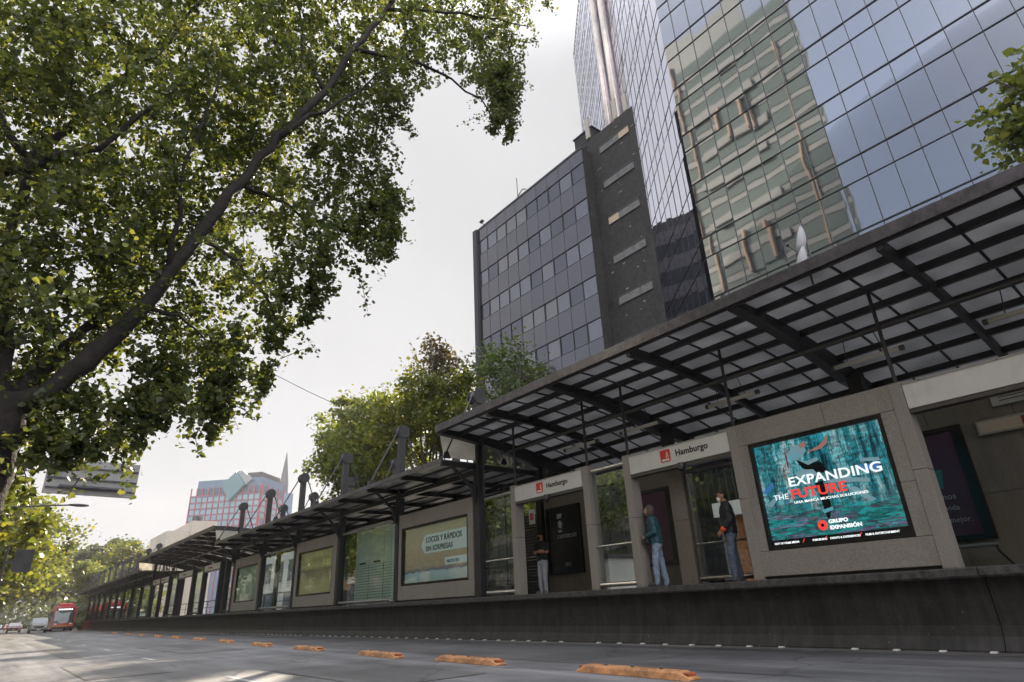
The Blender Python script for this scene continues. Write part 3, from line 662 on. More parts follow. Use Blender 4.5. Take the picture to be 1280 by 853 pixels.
text('EXPANDING', .225, E_WHITE, t, XS - .025, y0_, z0_, bold=.004, sx=1.24)
y0_, z0_ = sp_(.235, .425); text('FUTURE', .225, E_RED, t, XS - .025, y0_, z0_, bold=.006, sx=1.2)
y0_, z0_ = sp_(.215, .432); text('THE', .135, E_WHITE, t, XS - .025, y0_, z0_, align='RIGHT', sx=1.15)
y0_, z0_ = sp_(.25, .375); text('UNA MARCA MUCHAS SOLUCIONES', .058, E_WHITE, t, XS - .025, y0_, z0_, bold=.001, sx=1.3)
y0_, z0_ = sp_(.475, .155); text('GRUPO', .082, E_WHITE, t, XS - .025, y0_, z0_, bold=.004, sx=1.15)
y0_, z0_ = sp_(.475, .10); text('EXPANSIÓN', .082, E_WHITE, t, XS - .025, y0_, z0_, bold=.004, sx=1.15)
cy, cz = sp_(.425, .145)
rg = [(cy + .085 * math.cos(a * math.pi / 10), cz + .085 * math.sin(a * math.pi / 10)) for a in range(20)]
flat(t, 'emblem', E_RED, [rg], XS - .02)
flat(t, 'emblem_motif', E_DARK, [[(cy + .03 * math.cos(a * math.pi / 6), cz + .03 * math.sin(a * math.pi / 6)) for a in range(12)]], XS - .024)
for u, s_ in ((.10, 'OUT OF HOME MEDIA'), (.36, 'PUBLISHING'), (.545, 'EVENTS & EXPERIENCES'), (.80, 'FILM & ENTERTAINMENT')):
    y0_, z0_ = sp_(u + .02, .008); text(s_, .045, E_WHITE, t, -.056, y0_, z0_ + .01, align='CENTER' if u > .2 else 'CENTER', bold=.001, sx=1.0)
flat(t, 'red_slash', E_RED, [pl([(u, .01), (u + .006, .01), (u + .022, .045), (u + .016, .045)]) for u in (.245, .415, .665)], -.054)

# --- printed posters along the flat-roofed part
def poster_mat(name, bands, em=0.0):
    m, nt, b = new_mat(name)
    tc = nt.nodes.new('ShaderNodeTexCoord'); sp = nt.nodes.new('ShaderNodeSeparateXYZ'); ln(nt, tc.outputs['Object'], sp.inputs[0])
    mr = nt.nodes.new('ShaderNodeMapRange'); mr.inputs['From Min'].default_value = .45; mr.inputs['From Max'].default_value = 2.45; ln(nt, sp.outputs['Z'], mr.inputs['Value'])
    n = nt.nodes.new('ShaderNodeTexNoise'); n.inputs['Scale'].default_value = 2.2; ln(nt, tc.outputs['Object'], n.inputs['Vector'])
    ad = nt.nodes.new('ShaderNodeMath'); ad.operation = 'MULTIPLY_ADD'; ad.inputs[1].default_value = .10; ln(nt, n.outputs['Fac'], ad.inputs[0]); ln(nt, mr.outputs[0], ad.inputs[2])
    r = nt.nodes.new('ShaderNodeValToRGB'); e = r.color_ramp.elements; r.color_ramp.interpolation = 'LINEAR'
    e[0].position, e[0].color = bands[0][0], (*bands[0][1], 1); e[1].position, e[1].color = bands[-1][0], (*bands[-1][1], 1)
    for p, c in bands[1:-1]: x = e.new(p); x.color = (*c, 1)
    ln(nt, ad.outputs[0], r.inputs['Fac']); ln(nt, r.outputs['Color'], b.inputs['Base Color']); b.inputs['Roughness'].default_value = .5
    if em: ln(nt, r.outputs['Color'], b.inputs['Emission Color']); b.inputs['Emission Strength'].default_value = em
    return m
M_P1 = poster_mat('poster_ochre', [(.08, (.02, .025, .02)), (.1, (.22, .28, .28)), (.26, (.24, .32, .35)), (.28, (.09, .10, .14)), (.34, (.28, .215, .15)), (.7, (.33, .265, .18)), (1.0, (.32, .29, .2))], .13)
M_P2 = poster_mat('poster_yellow', [(.1, (.26, .24, .11)), (.35, (.30, .26, .12)), (.47, (.20, .17, .10)), (.6, (.14, .12, .08)), (.68, (.30, .26, .13)), (.8, (.22, .18, .10)), (1.0, (.27, .24, .14))], .12)
M_P3 = poster_mat('poster_green', [(.1, (.16, .20, .16)), (.5, (.24, .30, .22)), (1.0, (.2, .26, .2))], .08)
M_BUB = mat('poster_bubble', (.42, .46, .45), .5); q_ = M_BUB.node_tree.nodes['Principled BSDF']; q_.inputs['Emission Color'].default_value = (.42, .46, .45, 1); q_.inputs['Emission Strength'].default_value = .13   # printed on the same backlit sheet
bays = [(15.66, 20.28, 15.95, 20.1, 'ochre poster with a pale speech bubble behind glass, in a granite surround', M_P1),
        (25.66, 30.4, 26.1, 30.1, 'yellow poster behind reflecting glass in a granite surround, under the flat roof', M_P2),
        (35.75, 40.4, 36.2, 40.0, 'dim green poster behind reflecting glass, nearest to the farther raised canopy', M_P3)]
for i, (a, b_, sa, sb_, lb, pm) in enumerate(bays):
    t, s0, s1, q0, q1 = surround(a, b_, sa, sb_, 1.60, 3.50, 'poster_billboard', lb, 'billboard', 'poster billboards in granite surrounds')
    MB().box(.02, .05, s0 + .07, s1 - .07, q0 + .07, q1 - .07).build('poster', pm, t)
    MB().box(-.06, -.054, s0 + .07, s1 - .07, q0 + .07, q1 - .07).build('glass', M_GLASSG, t)
    if i == 0:
        flat(t, 'speech_bubble', M_BUB, [[(s0 + 2.75, q0 + 1.55), (s0 + .12, q0 + 1.55), (s0 + .12, q0 + .95), (s0 + 2.75, q0 + .95), (s0 + 3.0, q0 + 1.22)]], .019)
        flat(t, 'caption_strip', M_BUB, [[(s0 + 1.5, q0 + .74), (s0 + .12, q0 + .74), (s0 + .12, q0 + .52), (s0 + 1.5, q0 + .52)]], .019)
        text('LOCOS Y RÁPIDOS', .25, M_BLACK, t, .014, s0 + 2.68, q0 + 1.29, bold=.004, sx=.98)
        text('SIN SORPRESAS', .23, M_BLACK, t, .014, s0 + 2.68, q0 + 1.02, bold=.004)
        text('PRECIO FIJO', .13, mat('print_blue', (.05, .15, .3), .5), t, .014, s0 + 1.4, q0 + .57, bold=.003)

# --- back wall of the platform with poster cases
def back_wall(ya, yb, label, h=3.95):
    t = thing('granite_wall', label, 'wall', (13.25, (ya + yb) / 2, 1.095), 'granite back walls of the platform')
    w2 = (yb - ya) / 2; n = max(1, round(w2 * 2 / 1.25))
    for i in range(n):
        a = -w2 + 2 * w2 * i / n; b = -w2 + 2 * w2 * (i + 1) / n
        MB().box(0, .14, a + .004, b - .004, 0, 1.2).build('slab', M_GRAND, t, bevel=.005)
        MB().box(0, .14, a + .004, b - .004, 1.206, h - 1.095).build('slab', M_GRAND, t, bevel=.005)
    return t
back_wall(12.7, 15.0, 'granite back wall behind the man with crossed arms')
back_wall(9.55, 11.2, 'granite back wall behind the person in teal jacket')
back_wall(-1.5, 5.2, 'granite back wall behind the near door under the blank board')
def poster_case(y0, y1, z0, z1, label, pm, lines=(), tm=None):
    t = thing('poster_case', label, 'poster', (13.22, (y0 + y1) / 2, z0), 'black poster cases on the back walls')
    w2 = (y1 - y0) / 2; h = z1 - z0
    f = MB(); f.box(-.06, .03, -w2, w2, 0, .09); f.box(-.06, .03, -w2, w2, h - .09, h); f.box(-.06, .03, -w2, -w2 + .16, .09, h - .09); f.box(-.06, .03, w2 - .1, w2, .09, h - .09)
    f.build('frame', M_FRAME, t)
    MB().box(-.03, .0, -w2 + .16, w2 - .1, .09, h - .09).build('print', pm, t)
    for (s_, sz, dy, dz) in lines: text(s_, sz, tm, t, -.035, w2 - .18 - dy, dz, ext=.002)
    return t
M_PD = mat('print_dark', (.012, .015, .018), .25, var=.5, scale=3); M_PP = mat('print_plum', (.075, .028, .06), .35, var=.2, scale=2); M_PT = mat('print_teal', (.03, .2, .18), .5); M_PG = mat('print_grey', (.4, .4, .38), .5); M_PB = mat('print_beige', (.45, .34, .26), .5)
pc = poster_case(13.35, 14.85, 1.62, 3.58, 'black poster in a dark case beside the man with crossed arms', M_PD, [('EXPOSICIÓN', .15, .3, 1.02), ('2021', .13, .55, .22)], M_PG)
flat(pc, 'print_motif', M_PG, [[(.25, 1.6), (.05, 1.62), (.02, 1.75), (.24, 1.74)], [(.2, 1.35), (.08, 1.3), (.03, 1.45), (.12, 1.55), (.22, 1.5)], [(.22, 1.2), (.05, 1.2), (.05, 1.26), (.22, 1.26)]], -.032)
poster_case(9.95, 11.1, 1.62, 3.52, 'plum coloured poster in a black case behind the teal jacket', M_PP)
pc = poster_case(3.35, 4.9, 1.56, 3.55, 'dark plum poster with teal cup in a black case at the near door', M_PP, [('menos', .15, .55, .72), ('vida', .13, .75, .53), ('mejor.', .13, .75, .32)], M_PG)
def ring(cy, cz, r0, r1, a0, a1, n=14):
    out = []
    A = [math.radians(a0 + (a1 - a0) * i / n) for i in range(n + 1)]
    for i in range(n): out.append([(cy + r0 * math.cos(A[i]), cz + r0 * math.sin(A[i])), (cy + r1 * math.cos(A[i]), cz + r1 * math.sin(A[i])), (cy + r1 * math.cos(A[i + 1]), cz + r1 * math.sin(A[i + 1])), (cy + r0 * math.cos(A[i + 1]), cz + r0 * math.sin(A[i + 1]))])
    return out
flat(pc, 'print_curl', M_PB, ring(-.02, 1.45, .13, .17, -150, 110), -.032)
flat(pc, 'print_cup', M_PT, [[(-.02, 1.25), (-.28, 1.25), (-.22, .92), (-.06, .92)]], -.032)
# lit service sign, plaque and rail by the near door
t = thing('service_sign', 'long beige sign with red pictograms on the granite wall by the near door', 'sign', (13.2, 1.9, 3.26))
MB().box(-.06, .04, -1.2, 1.2, 0, .26).build('frame', M_ALU, t, bevel=.006)
MB().box(-.065, -.06, -1.16, 1.16, .035, .225).build('face', mat('sign_beige', (.5, .43, .33), .5), t)
M_PIC = mat('pictogram_red', (.22, .03, .03), .5)
for y in (.45, -.15, -.7):
    MB().box(-.072, -.066, y - .085, y + .085, .05, .21).build('pictogram', M_PIC, t)
    flat(t, 'pictogram_motif', M_LOGO, [[(y + .03, .08), (y - .05, .08), (y - .05, .1), (y + .03, .1)], [(y + .03, .1), (y + .005, .1), (y + .005, .18), (y + .03, .18)]], -.072)
t = thing('wall_plaque', 'small pale plaque with fine print above the beige service sign', 'plaque', (13.2, 2.35, 3.72))
MB().box(-.04, .04, -.42, .42, 0, .34).build('plate', mat('plaque_pale', (.42, .43, .41), .4, var=.2, scale=12), t, bevel=.004)
for k in range(4): MB().box(-.045, -.041, -.3 + .04 * k, .3, .07 + .06 * k, .085 + .06 * k).build('print_line', M_BLACK, t)
t = thing('leaning_rail', 'grey leaning rail on a bent bracket below the plum poster', 'rail', (13.15, 3.75, 1.1))
MB().tube([(-.22, -.45, .36), (-.22, .75, .36)], .035, 8).build('rail', M_ALU, t)
for y in (-.4, .7): MB().tube([(-.22, y, .36), (-.2, y - .02, .25), (.06, y - .1, .02)], .02, 6).build('bracket', M_STEEL, t)
# added pale green panelling in place of a reflection in the wide glass bay
M_GRN = mat('pale_green_panel', (.74, .82, .77), .5, var=.06, scale=2)  # paleness stands for a bright building mirrored in the glass
M_GRND = mat('green_panel_recess', (.22, .27, .24), .6)
t = thing('reflection_stand_in', 'added pale green partition with slatted lower half, standing for a reflection in the wide glass bay', 'partition', (11.5, 23.7, 1.1))
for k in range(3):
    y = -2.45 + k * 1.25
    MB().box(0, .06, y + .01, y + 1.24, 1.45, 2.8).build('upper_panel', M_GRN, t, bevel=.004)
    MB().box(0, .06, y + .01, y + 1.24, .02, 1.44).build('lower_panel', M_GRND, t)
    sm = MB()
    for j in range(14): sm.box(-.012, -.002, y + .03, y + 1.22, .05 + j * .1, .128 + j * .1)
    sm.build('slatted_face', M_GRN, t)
    if k > 0: MB().box(-.04, -.003, y + .3, y + .8, 1.5, 1.56).build('vent', M_STEEL, t)
# inner granite post in the door under the lettered board
t = thing('granite_post', 'granite post inside the doorway between the teal jacket and the dark jacket', 'pillar', (11.55, 8.47, 1.1))
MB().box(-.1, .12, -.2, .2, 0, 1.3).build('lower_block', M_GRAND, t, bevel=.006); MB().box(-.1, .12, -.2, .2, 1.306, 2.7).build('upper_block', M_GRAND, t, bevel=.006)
# roller shutter and notice in the door of the crossed arm man
t = thing('roller_shutter', 'dark ribbed roller shutter inside the doorway left of the man with crossed arms', 'shutter', (12.9, 15.3, 1.1))
b = MB()
for j in range(26): b.box(-.03, .03, -.28, .28, .02 + j * .09, .085 + j * .09)
b.build('slatted_face', M_STEEL, t); MB().box(-.05, .05, .29, .36, 0, 2.5).build('guide', M_ALUD, t)
t = thing('door_notice', 'small white notice with a pink mark above the roller shutter', 'notice', (12.1, 14.25, 3.02))
MB().box(-.01, .01, -.13, .13, 0, .42).build('plate', M_WHITE, t); MB().box(-.014, -.011, -.08, .08, .12, .32).build('mark', mat('pink_print', (.5, .08, .12), .5), t)
MB().tube([(0, 0, .42), (0, 0, .9)], .008, 6).build('hanger', M_STEEL, t)

# camera pole near the mast
t = thing('security_camera', 'pair of small dark cameras on a slim pole by the narrow glass bay', 'security camera', (12.0, 15.4, 1.1))
MB().tube([(0, 0, 0), (0, 0, 3.05)], .03, 8).build('pole', M_STEEL, t)
for y in (.14, -.14):
    MB().tube([(-.12, y, 3.12), (.1, y, 3.16)], .06, 10).build('housing', M_FRAME, t)
MB().bar((0, -.2, 3.05), (0, .2, 3.05), .03, .03).build('arm', M_STEEL, t)

for y, lb in ((7.85, 'small dark dome camera under the lettered board above the teal jacket'), (12.2, 'small dark dome camera under the lettered board above the man with crossed arms')):
    t = thing('dome_camera', lb, 'security camera', (10.9, y, 3.44), 'dome cameras under the name boards')
    MB().sphere((0, 0, -.06), (.07, .07, .075), 12, 8).build('dome', M_FRAME, t, smooth=True); MB().tube([(0, 0, -.03), (0, 0, .055)], .075, 12).build('collar', M_STEELB, t); MB().bar((0, 0, .03), (.12, 0, .03), .05, .04).build('bracket', M_STEEL, t)
# satellite dishes on the roof edge
M_DISH = mat('dish_white', (.48, .48, .51), .35, var=.08, scale=5)
def dish(label, loc, yaw, tilt):
    t = thing('satellite_dish', label, 'satellite dish', loc, 'white dishes on the canopy edge')
    R_ = Matrix.Rotation(yaw, 3, 'Z') @ Matrix.Rotation(tilt, 3, 'Y')
    b = MB(); vs = []; fs = []; nr, na = 6, 20
    for s_ in (0, 1):
        for j in range(nr + 1):
            r = .30 * j / nr
            for i in range(na):
                a = 2 * math.pi * i / na
                vs.append(tuple(R_ @ Vector((-.10 * (j / nr) ** 2 + .01 * s_, r * math.cos(a) * .85, r * math.sin(a))) + Vector((0, 0, .42))))
    for s_ in (0, 1):
        o = s_ * (nr + 1) * na
        for j in range(nr):
            for i in range(na): fs.append((o + j * na + i, o + j * na + (i + 1) % na, o + (j + 1) * na + (i + 1) % na, o + (j + 1) * na + i))
    b.add(vs, fs); b.build('reflector', M_DISH, t, smooth=True)
    MB().tube([(.06, 0, 0), (.06, 0, .46)], .018, 8).build('mast', M_STEELB, t)
    fe = R_ @ Vector((-.28, 0, -.05)) + Vector((0, 0, .42)); st_ = R_ @ Vector((-.06, 0, -.22)) + Vector((0, 0, .42))
    MB().tube([st_, fe], .009, 6).build('feed_arm', M_STEELB, t); MB().sphere(fe, .03, 8, 6).build('feed_horn', M_FRAME, t)
    return t
dish('upper white satellite dish on a short mast at the canopy edge', (9.85, 3.80, 6.06), math.radians(-70), math.radians(20))
dish('lower white satellite dish half hidden by the canopy edge', (9.8, 3.86, 5.66), math.radians(-70), math.radians(25))

# ------------------------------------------------------------------ farther raised section: doors, boards, glass
YF = [(43.85, 47.7), (51.1, 55.4), (59.2, 62.0), (62.8, 65.6)]
FL = ['nearest white board', 'second white board', 'third white board', 'fourth white board']
for (a, b_), lb in zip(YF, FL):
    sg = sign(a, b_, lb + ' over the far doors under the farther raised canopy', None, z0=3.75, z1=4.12)
    emblem(sg, -.081, .9, .19, .11)
    text('Hamburgo', .16, M_BLACK, sg, -.083, .6, .13, bold=.003)
yy_ = [42.4, 43.7, 47.9, 50.9, 55.6, 58.9, 62.4, 65.9]
for k, y in enumerate(yy_):
    t = thing('dark_door_post', '%s dark post of the far doors, counted from the dim green poster' % ORD[k], 'post', (11.05, y, 1.1), 'dark posts of the far doors')
    MB().box(-.14, .16, -.14, .14, 0, 3.05).build('shaft', M_STEEL, t, bevel=.01); MB().box(-.18, .2, -.18, .18, 0, .04).build('foot', M_STEEL, t)
for k, (a, b_) in enumerate([(40.8, 42.2), (48.1, 50.7), (55.8, 58.7)]):
    glass_bay(a, b_, '%s narrow glass bay of the far doors, counted from the dim green poster' % ORD[k], z1=4.1, mids=(), m=M_GLASSG, frame=M_STEEL, group='far glass bays')
for k in range(9):
    a = YM2[k] + .2; b_ = YM2[k + 1] - .2
    glass_bay(a, b_, 'distant glass bay under the long flat roof, %s beyond the farther raised canopy' % ORD[k], z1=3.9, mids=(2.1,), m=M_GLASSG, frame=M_STEEL, group='far glass bays')
# low rail wall along the back of the platform where there is no granite
for k, (a, b_, lb) in enumerate([(15.6, 40.4, 'grey back railing behind the posters under the flat roof'), (41, 66, 'grey back railing behind the far doors'), (66.4, 112, 'grey back railing at the distant end of the platform')]):
    t = thing('back_railing', lb, 'railing', (14.6, a, 1.1), 'railings along the back of the platform')
    MB().tube([(0, 0, 1.05), (0, b_ - a, 1.05)], .035, 8).build('top_rail', M_STEELB, t)
    MB().tube([(0, 0, .55), (0, b_ - a, .55)], .025, 8).build('middle_rail', M_STEELB, t)
    n = int((b_ - a) / 2.5)
    for i in range(n + 1): MB().tube([(0, (b_ - a) * i / n, 0), (0, (b_ - a) * i / n, 1.05)], .03, 8).build('post', M_STEELB, t)

# ------------------------------------------------------------------ buildings
def cam_uv(p):
    v = Vector(p) - Vector((0, 0, .96)); c = [sum(RC[i][k] * v[i] for i in range(3)) for k in range(3)]
    if c[2] < .1: return None
    return (640 + F * c[0] / c[2], 426.5 + F * c[1] / c[2])
def area_in_view(q):
    P_ = [cam_uv(p) for p in q]
    if any(p is None for p in P_): return 0
    cx = sum(p[0] for p in P_) / 4; cy = sum(p[1] for p in P_) / 4
    a = abs(sum(P_[i][0] * P_[(i + 1) % 4][1] - P_[(i + 1) % 4][0] * P_[i][1] for i in range(4))) / 2
    lim = 210 + (1280 - cx) * .45
    if cx < 590 or cx > 1290 or cy < -10 or cy > lim: return 0
    return a
def split_panes(panes, name, m, parent, keep=100):
    """the largest panes in view become parts of their own, the rest one part"""
    panes = sorted(panes, key=lambda p: -area_in_view(p[4] if len(p) > 4 else p))
    proto = 0
    for q in panes[:keep]:
        MB().quad(*q[:4]).build(name, m, parent)
    if panes[keep:]:
        b = MB()
        for q in panes[keep:]: b.quad(*q[:4])
        o = b.build(name, m, parent); o['kind'] = 'stuff'
M_TOW = mirror_glass('tower_glass', (.70, .70, .71), wav=.0065, wscale=.42, base=(.012, .018, .026), refl=.47, rough=.03)
M_TOWL = mirror_glass('tower_side_glass', (.70, .71, .80), wav=.005, wscale=.5, base=(.015, .016, .026), refl=.62, rough=.02)
M_MUL = mat('mullion', (.04, .04, .043), .4, .4)
M_CHROME = mat('polished_steel', (.36, .31, .28), .22, 1.0, var=.25, scale=.5)
tw = thing('glass_tower', 'tall mirrored glass tower reflecting a pale building and blue sky', 'building')
CX, CY = 30.0, 17.4; TOP = 80.0
LD = Vector((.633, .774, 0)); LN = Vector((-.774, .633, 0)); C0 = Vector((CX, CY, 0))
thick = [20.15 + .96 + 4.07 * k for k in range(-5, 15)]
lev = []
for z in thick: lev += [(z - 1.37, .03), (z, .06)]
lev = sorted(l for l in lev if 0 < l[0] < TOP)
zl = [0.0] + [l[0] for l in lev] + [TOP]
right_p = lambda s: Vector((CX, CY - s, 0)); left_p = lambda s: C0 + LD * s
sr = [0.0] + [13.29 + 1.23 * k for k in range(-10, 28)]
sl_ = [0.0] + [1.3 * k for k in range(1, 31)]
def facade(pf, nrm, ss, tilt):
    panes = []
    for a, b in zip(ss[:-1], ss[1:]):
        for z0, z1 in zip(zl[:-1], zl[1:]):
            t1, t2 = random.gauss(0, tilt), random.gauss(0, tilt)
            q = [pf(a) + nrm * (-t1 - t2) + Vector((0, 0, z0)), pf(b) + nrm * (t1 - t2) + Vector((0, 0, z0)), pf(b) + nrm * (t1 + t2) + Vector((0, 0, z1)), pf(a) + nrm * (-t1 + t2) + Vector((0, 0, z1))]
            panes.append(q)
    return panes
rp = facade(right_p, Vector((-1, 0, 0)), sr, .0026); lp_ = facade(left_p, LN, sl_ , .004)
lp_ = [q for q in lp_ if (q[1] - q[0]).length < 2]
rp = [[q[1], q[0], q[3], q[2]] for q in rp]
split_panes(rp, 'window_pane', M_TOW, tw, 96)
b = MB()
for q in lp_: b.quad(*q)
o = b.build('side_glazing', M_TOWL, tw); o['kind'] = 'stuff'
fr = MB()
for s in sr[1:]: fr.obox(right_p(s) + Vector((-.02, 0, TOP / 2)), (.028, 0, 0), (0, .016, 0), (0, 0, TOP / 2))
for z, h in lev:
    fr.obox(Vector((CX - .025, CY - sr[-1] / 2, z)), (.03, 0, 0), (0, sr[-1] / 2, 0), (0, 0, h / 2))
fr.build('front_mullions', M_MUL, tw)
fl = MB()
for s in sl_[1:]:
    if 14.2 < s < 19.4: continue
    fl.obox(left_p(s) + LN * .008 + Vector((0, 0, TOP / 2)), LN * .012, LD * .03, (0, 0, TOP / 2))
for z, h in lev:
    for a, c in ((0.03, 14.2), (19.7, 39)): fl.obox(left_p((a + c) / 2) + LN * .008 + Vector((0, 0, z)), LN * .016, LD * ((c - a) / 2), (0, 0, h / 2))
fl.build('side_mullions', M_MUL, tw)
bd = MB()
ft = [right_p(sr[-1]), C0, left_p(39), left_p(39) + Vector((25, -10, 0)), right_p(sr[-1]) + Vector((40, 0, 0))]
bd.prism([(p.x + .12 * (1 if i else 1), p.y - .0) for i, p in enumerate(ft)], lambda p: (p[0], p[1], 0), lambda p: (p[0], p[1], TOP)); bd.build('core', M_MUL, tw)
for s in (14.9, 19.1):
    p = left_p(s) + LN * .35
    MB().tube([(p.x, p.y, 0), (p.x, p.y, TOP + 3)], .47, 24).build('steel_column', M_CHROME, tw, smooth=True)
rl = MB()
for i in range(26):
    p = left_p(20 + i * .76); rl.tube([(p.x, p.y, TOP), (p.x, p.y, TOP + .9)], .05, 5)
rl.tube([tuple(left_p(20) + Vector((0, 0, TOP + .9))), tuple(left_p(39) + Vector((0, 0, TOP + .9)))], .05, 5)
rl.build('roof_railing', M_MUL, tw)

# dark glass and stone building
M_DG = mirror_glass('dark_spandrel', (.40, .385, .41), wav=.012, wscale=.35, base=(.022, .021, .022), refl=.28, rough=.05)
M_DW = mirror_glass('dark_window', (.46, .46, .50), wav=.012, wscale=.3, base=(.04, .04, .043), refl=.36, rough=.02)
M_DW2 = mirror_glass('dark_window_blind', (.42, .42, .44), wav=.01, wscale=.3, base=(.11, .105, .10), refl=.3, rough=.04); M_DW3 = mirror_glass('dark_window_deep', (.33, .33, .37), wav=.012, wscale=.3, base=(.015, .015, .016), refl=.32, rough=.02)
M_ST = mat('black_stone', (.034, .031, .030), .75, var=.55, scale=3.5, stain=.3, bump=.4, bscale=8)
M_FIN = mat('dark_fin', (.05, .05, .055), .6, var=.2, scale=3)
M_CHIP = mat('stone_chip', (.26, .22, .2), .8)
db = thing('dark_office_building', 'dark office block with bluish glass front and a black stone side', 'building')
DX, DY0, DY1, DT = 30.0, 26.4, 41.1, 34.7
bd = MB(); bd.prism([(DX + .06, DY1 - .02), (DX + .06, DY0 + .03), (31.06, DY0 + .03), (32.6, DY0 + .6), (37.0, DY1 - .02)], lambda p: (p[0], p[1], 0), lambda p: (p[0], p[1], DT - .03)); bd.build('core', M_ST, db)
MB().prism([(31, DY0), (31, 21.65), (31.9, 22.28), (34.2, 29.5), (35, 33.5), (33, 33.5), (31.2, DY0)], lambda p: (p[0], p[1], 0), lambda p: (p[0], p[1], 35.95)).build('stone_wall', M_ST, db)
MB().box(DX - .25, DX + .3, DY1 - .02, DY1 + .55, 0, DT + .1).build('corner_fin', M_FIN, db)
MB().box(DX - .05, DX + .5, DY0, DY1, DT - .03, DT + .16).build('parapet', M_FIN, db)
ncol = 10; cw = (DY1 - DY0 - .05) / ncol
wz = [(28.9 + .96 + 3.48 * k, ) for k in range(1, -9, -1)]
wt = [w_[0] for w_ in wz if w_[0] > 1]
wins = []; spans = []; hb = MB()
zc = DT
for zt in wt:
    zb = zt - 1.55
    for k in range(ncol):
        ya = DY0 + .02 + k * cw; yb = ya + cw
        spans.append((ya, yb, zt, zc)); wins.append((ya, yb, zb, zt))
    zc = zb
for ya, yb, z0, z1 in spans:
    t1 = random.gauss(0, .003); MB().quad((DX - t1, yb - .012, z0 + .012), (DX + t1, ya + .012, z0 + .012), (DX + t1, ya + .012, z1 - .012), (DX - t1, yb - .012, z1 - .012)).build('spandrel_glass', M_DG, db)
for ya, yb, z0, z1 in wins:
    if z0 < 12: continue
    t1 = random.gauss(0, .004); t2 = random.gauss(0, .004)
    MB().quad((DX + .045 - t1, yb - .03, z0 + .03), (DX + .045 + t1, ya + .03, z0 + .03), (DX + .045 + t1 + t2, ya + .03, z1 - .06), (DX + .045 - t1 + t2, yb - .03, z1 - .06)).build('window', random.choice((M_DW, M_DW, M_DW2, M_DW3, M_DW3)), db)
g = MB()
for i, zt in enumerate(wt):
    g.box(DX - .02, DX + .04, DY0, DY1, zt - .05, zt + .01); g.box(DX - .015, DX + .04, DY0, DY1, zt - 1.57, zt - 1.53)
    for k in range(ncol + 1):
        y = DY0 + .02 + k * cw; th = .05 if (k + i) % 2 else .018
        g.box(DX - .012, DX + .055, y - th, y + th, zt - 1.55, zt)
for k in range(ncol + 1): g.box(DX - .014, DX + .03, DY0 + .02 + k * cw - .014, DY0 + .02 + k * cw + .014, 0, DT - .03)
g.build('glazing_bars', M_MUL, db)
# strip windows set in the black stone
M_SW = mat('strip_glass', (.16, .155, .15), .25, var=.35, scale=2.2)
M_BL = mat('lit_blind', (.50, .40, .28), .6)
for k in range(8):
    z = 34.55 - 3.42 * k - .7
    if z < 8: break
    f = MB(); f.box(30.93, 31.01, 22.3, 25.4, z + .62, z + .72); f.box(30.93, 31.01, 22.3, 25.4, z - .06, z)
    f = f.build('window_frame', M_FIN, db)
    for j in range(3):
        MB().box(30.965, 31.0, 22.33 + j * 1.03, 23.33 + j * 1.03, z + .005, z + .615).build('window', M_BL if (k, j) in ((0, 0), (2, 2)) else M_SW, db)
ch = MB()
for k in range(34):
    y, z = U(21.8, 26), U(15, 35.5); ch.box(30.985, 31.0, y, y + U(.06, .3), z, z + U(.04, .12))
ch.build('stone_chips', M_CHIP, db)
# roof gear
M_ANT = mat('antenna_beige', (.46, .43, .38), .6)
def antenna(label, x, y, z, h):
    t = thing('panel_antenna', label, 'antenna', (x, y, z), 'antennas on the roof of the dark building')
    MB().tube([(0, 0, 0), (0, 0, h + .3)], .06, 8).build('pole', M_STEELB, t)
    MB().box(-.28, -.1, -.2, .2, .5, h).build('panel', M_ANT, t, bevel=.02)
    MB().tube([(-.1, 0, .8), (0, 0, .8)], .04, 6).build('clamp', M_STEEL, t)
antenna('beige panel antenna at the left corner of the black stone roof', 31.4, 26.6, 35.9, 2.6)
antenna('beige panel antenna in the middle of the black stone roof', 31.6, 23.7, 35.9, 2.5)
antenna('beige panel antenna at the right of the black stone roof beside the tower', 31.6, 22.6, 35.9, 2.2)
t = thing('roof_box', 'dark plant box behind the antennas on the stone roof', 'plant room', (31.9, 26.4, 35.9)); MB().box(-.6, 1.2, -.2, 1.9, 0, 1.5).build('housing', M_ST, t); MB().box(-.7, 1.3, -.3, 2, 1.5, 1.6).build('lid', M_FIN, t)
t = thing('roof_aerial', 'thin aerial mast with a bracket on the roof edge of the dark building', 'antenna', (30.3, 35.1, 34.8)); MB().tube([(0, 0, 0), (0, 0, 2.6)], .035, 6).build('mast', M_STEEL, t); MB().tube([(0, 0, .5), (0, -.7, .9), (0, -1.2, .6)], .05, 6).build('bracket', M_STEEL, t); MB().box(-.1, .1, -.9, -.3, .1, .35).build('box', M_STEEL, t)
t = thing('roof_lamp', 'small floodlight on the left roof corner of the dark building', 'lamp', (30.3, 40.3, 34.8)); MB().tube([(0, 0, 0), (-.3, 0, .5)], .04, 6).build('arm', M_STEEL, t); MB().box(-.5, -.25, -.2, .2, .45, .65).build('head', M_STEEL, t)

t = thing('rear_block', 'dark rear office block hidden behind the dark glass building, mirrored in the tower side', 'building', (39.8, 48, 0))
MB().box(0, 22, 0, 5.4, 0, 44.5).build('wall', M_FIN, t)
for k in range(11):
    MB().box(.4, 21.6, -.06, .02, 2.2 + k * 3.9, 4.1 + k * 3.9).build('window_band', M_SW, t)
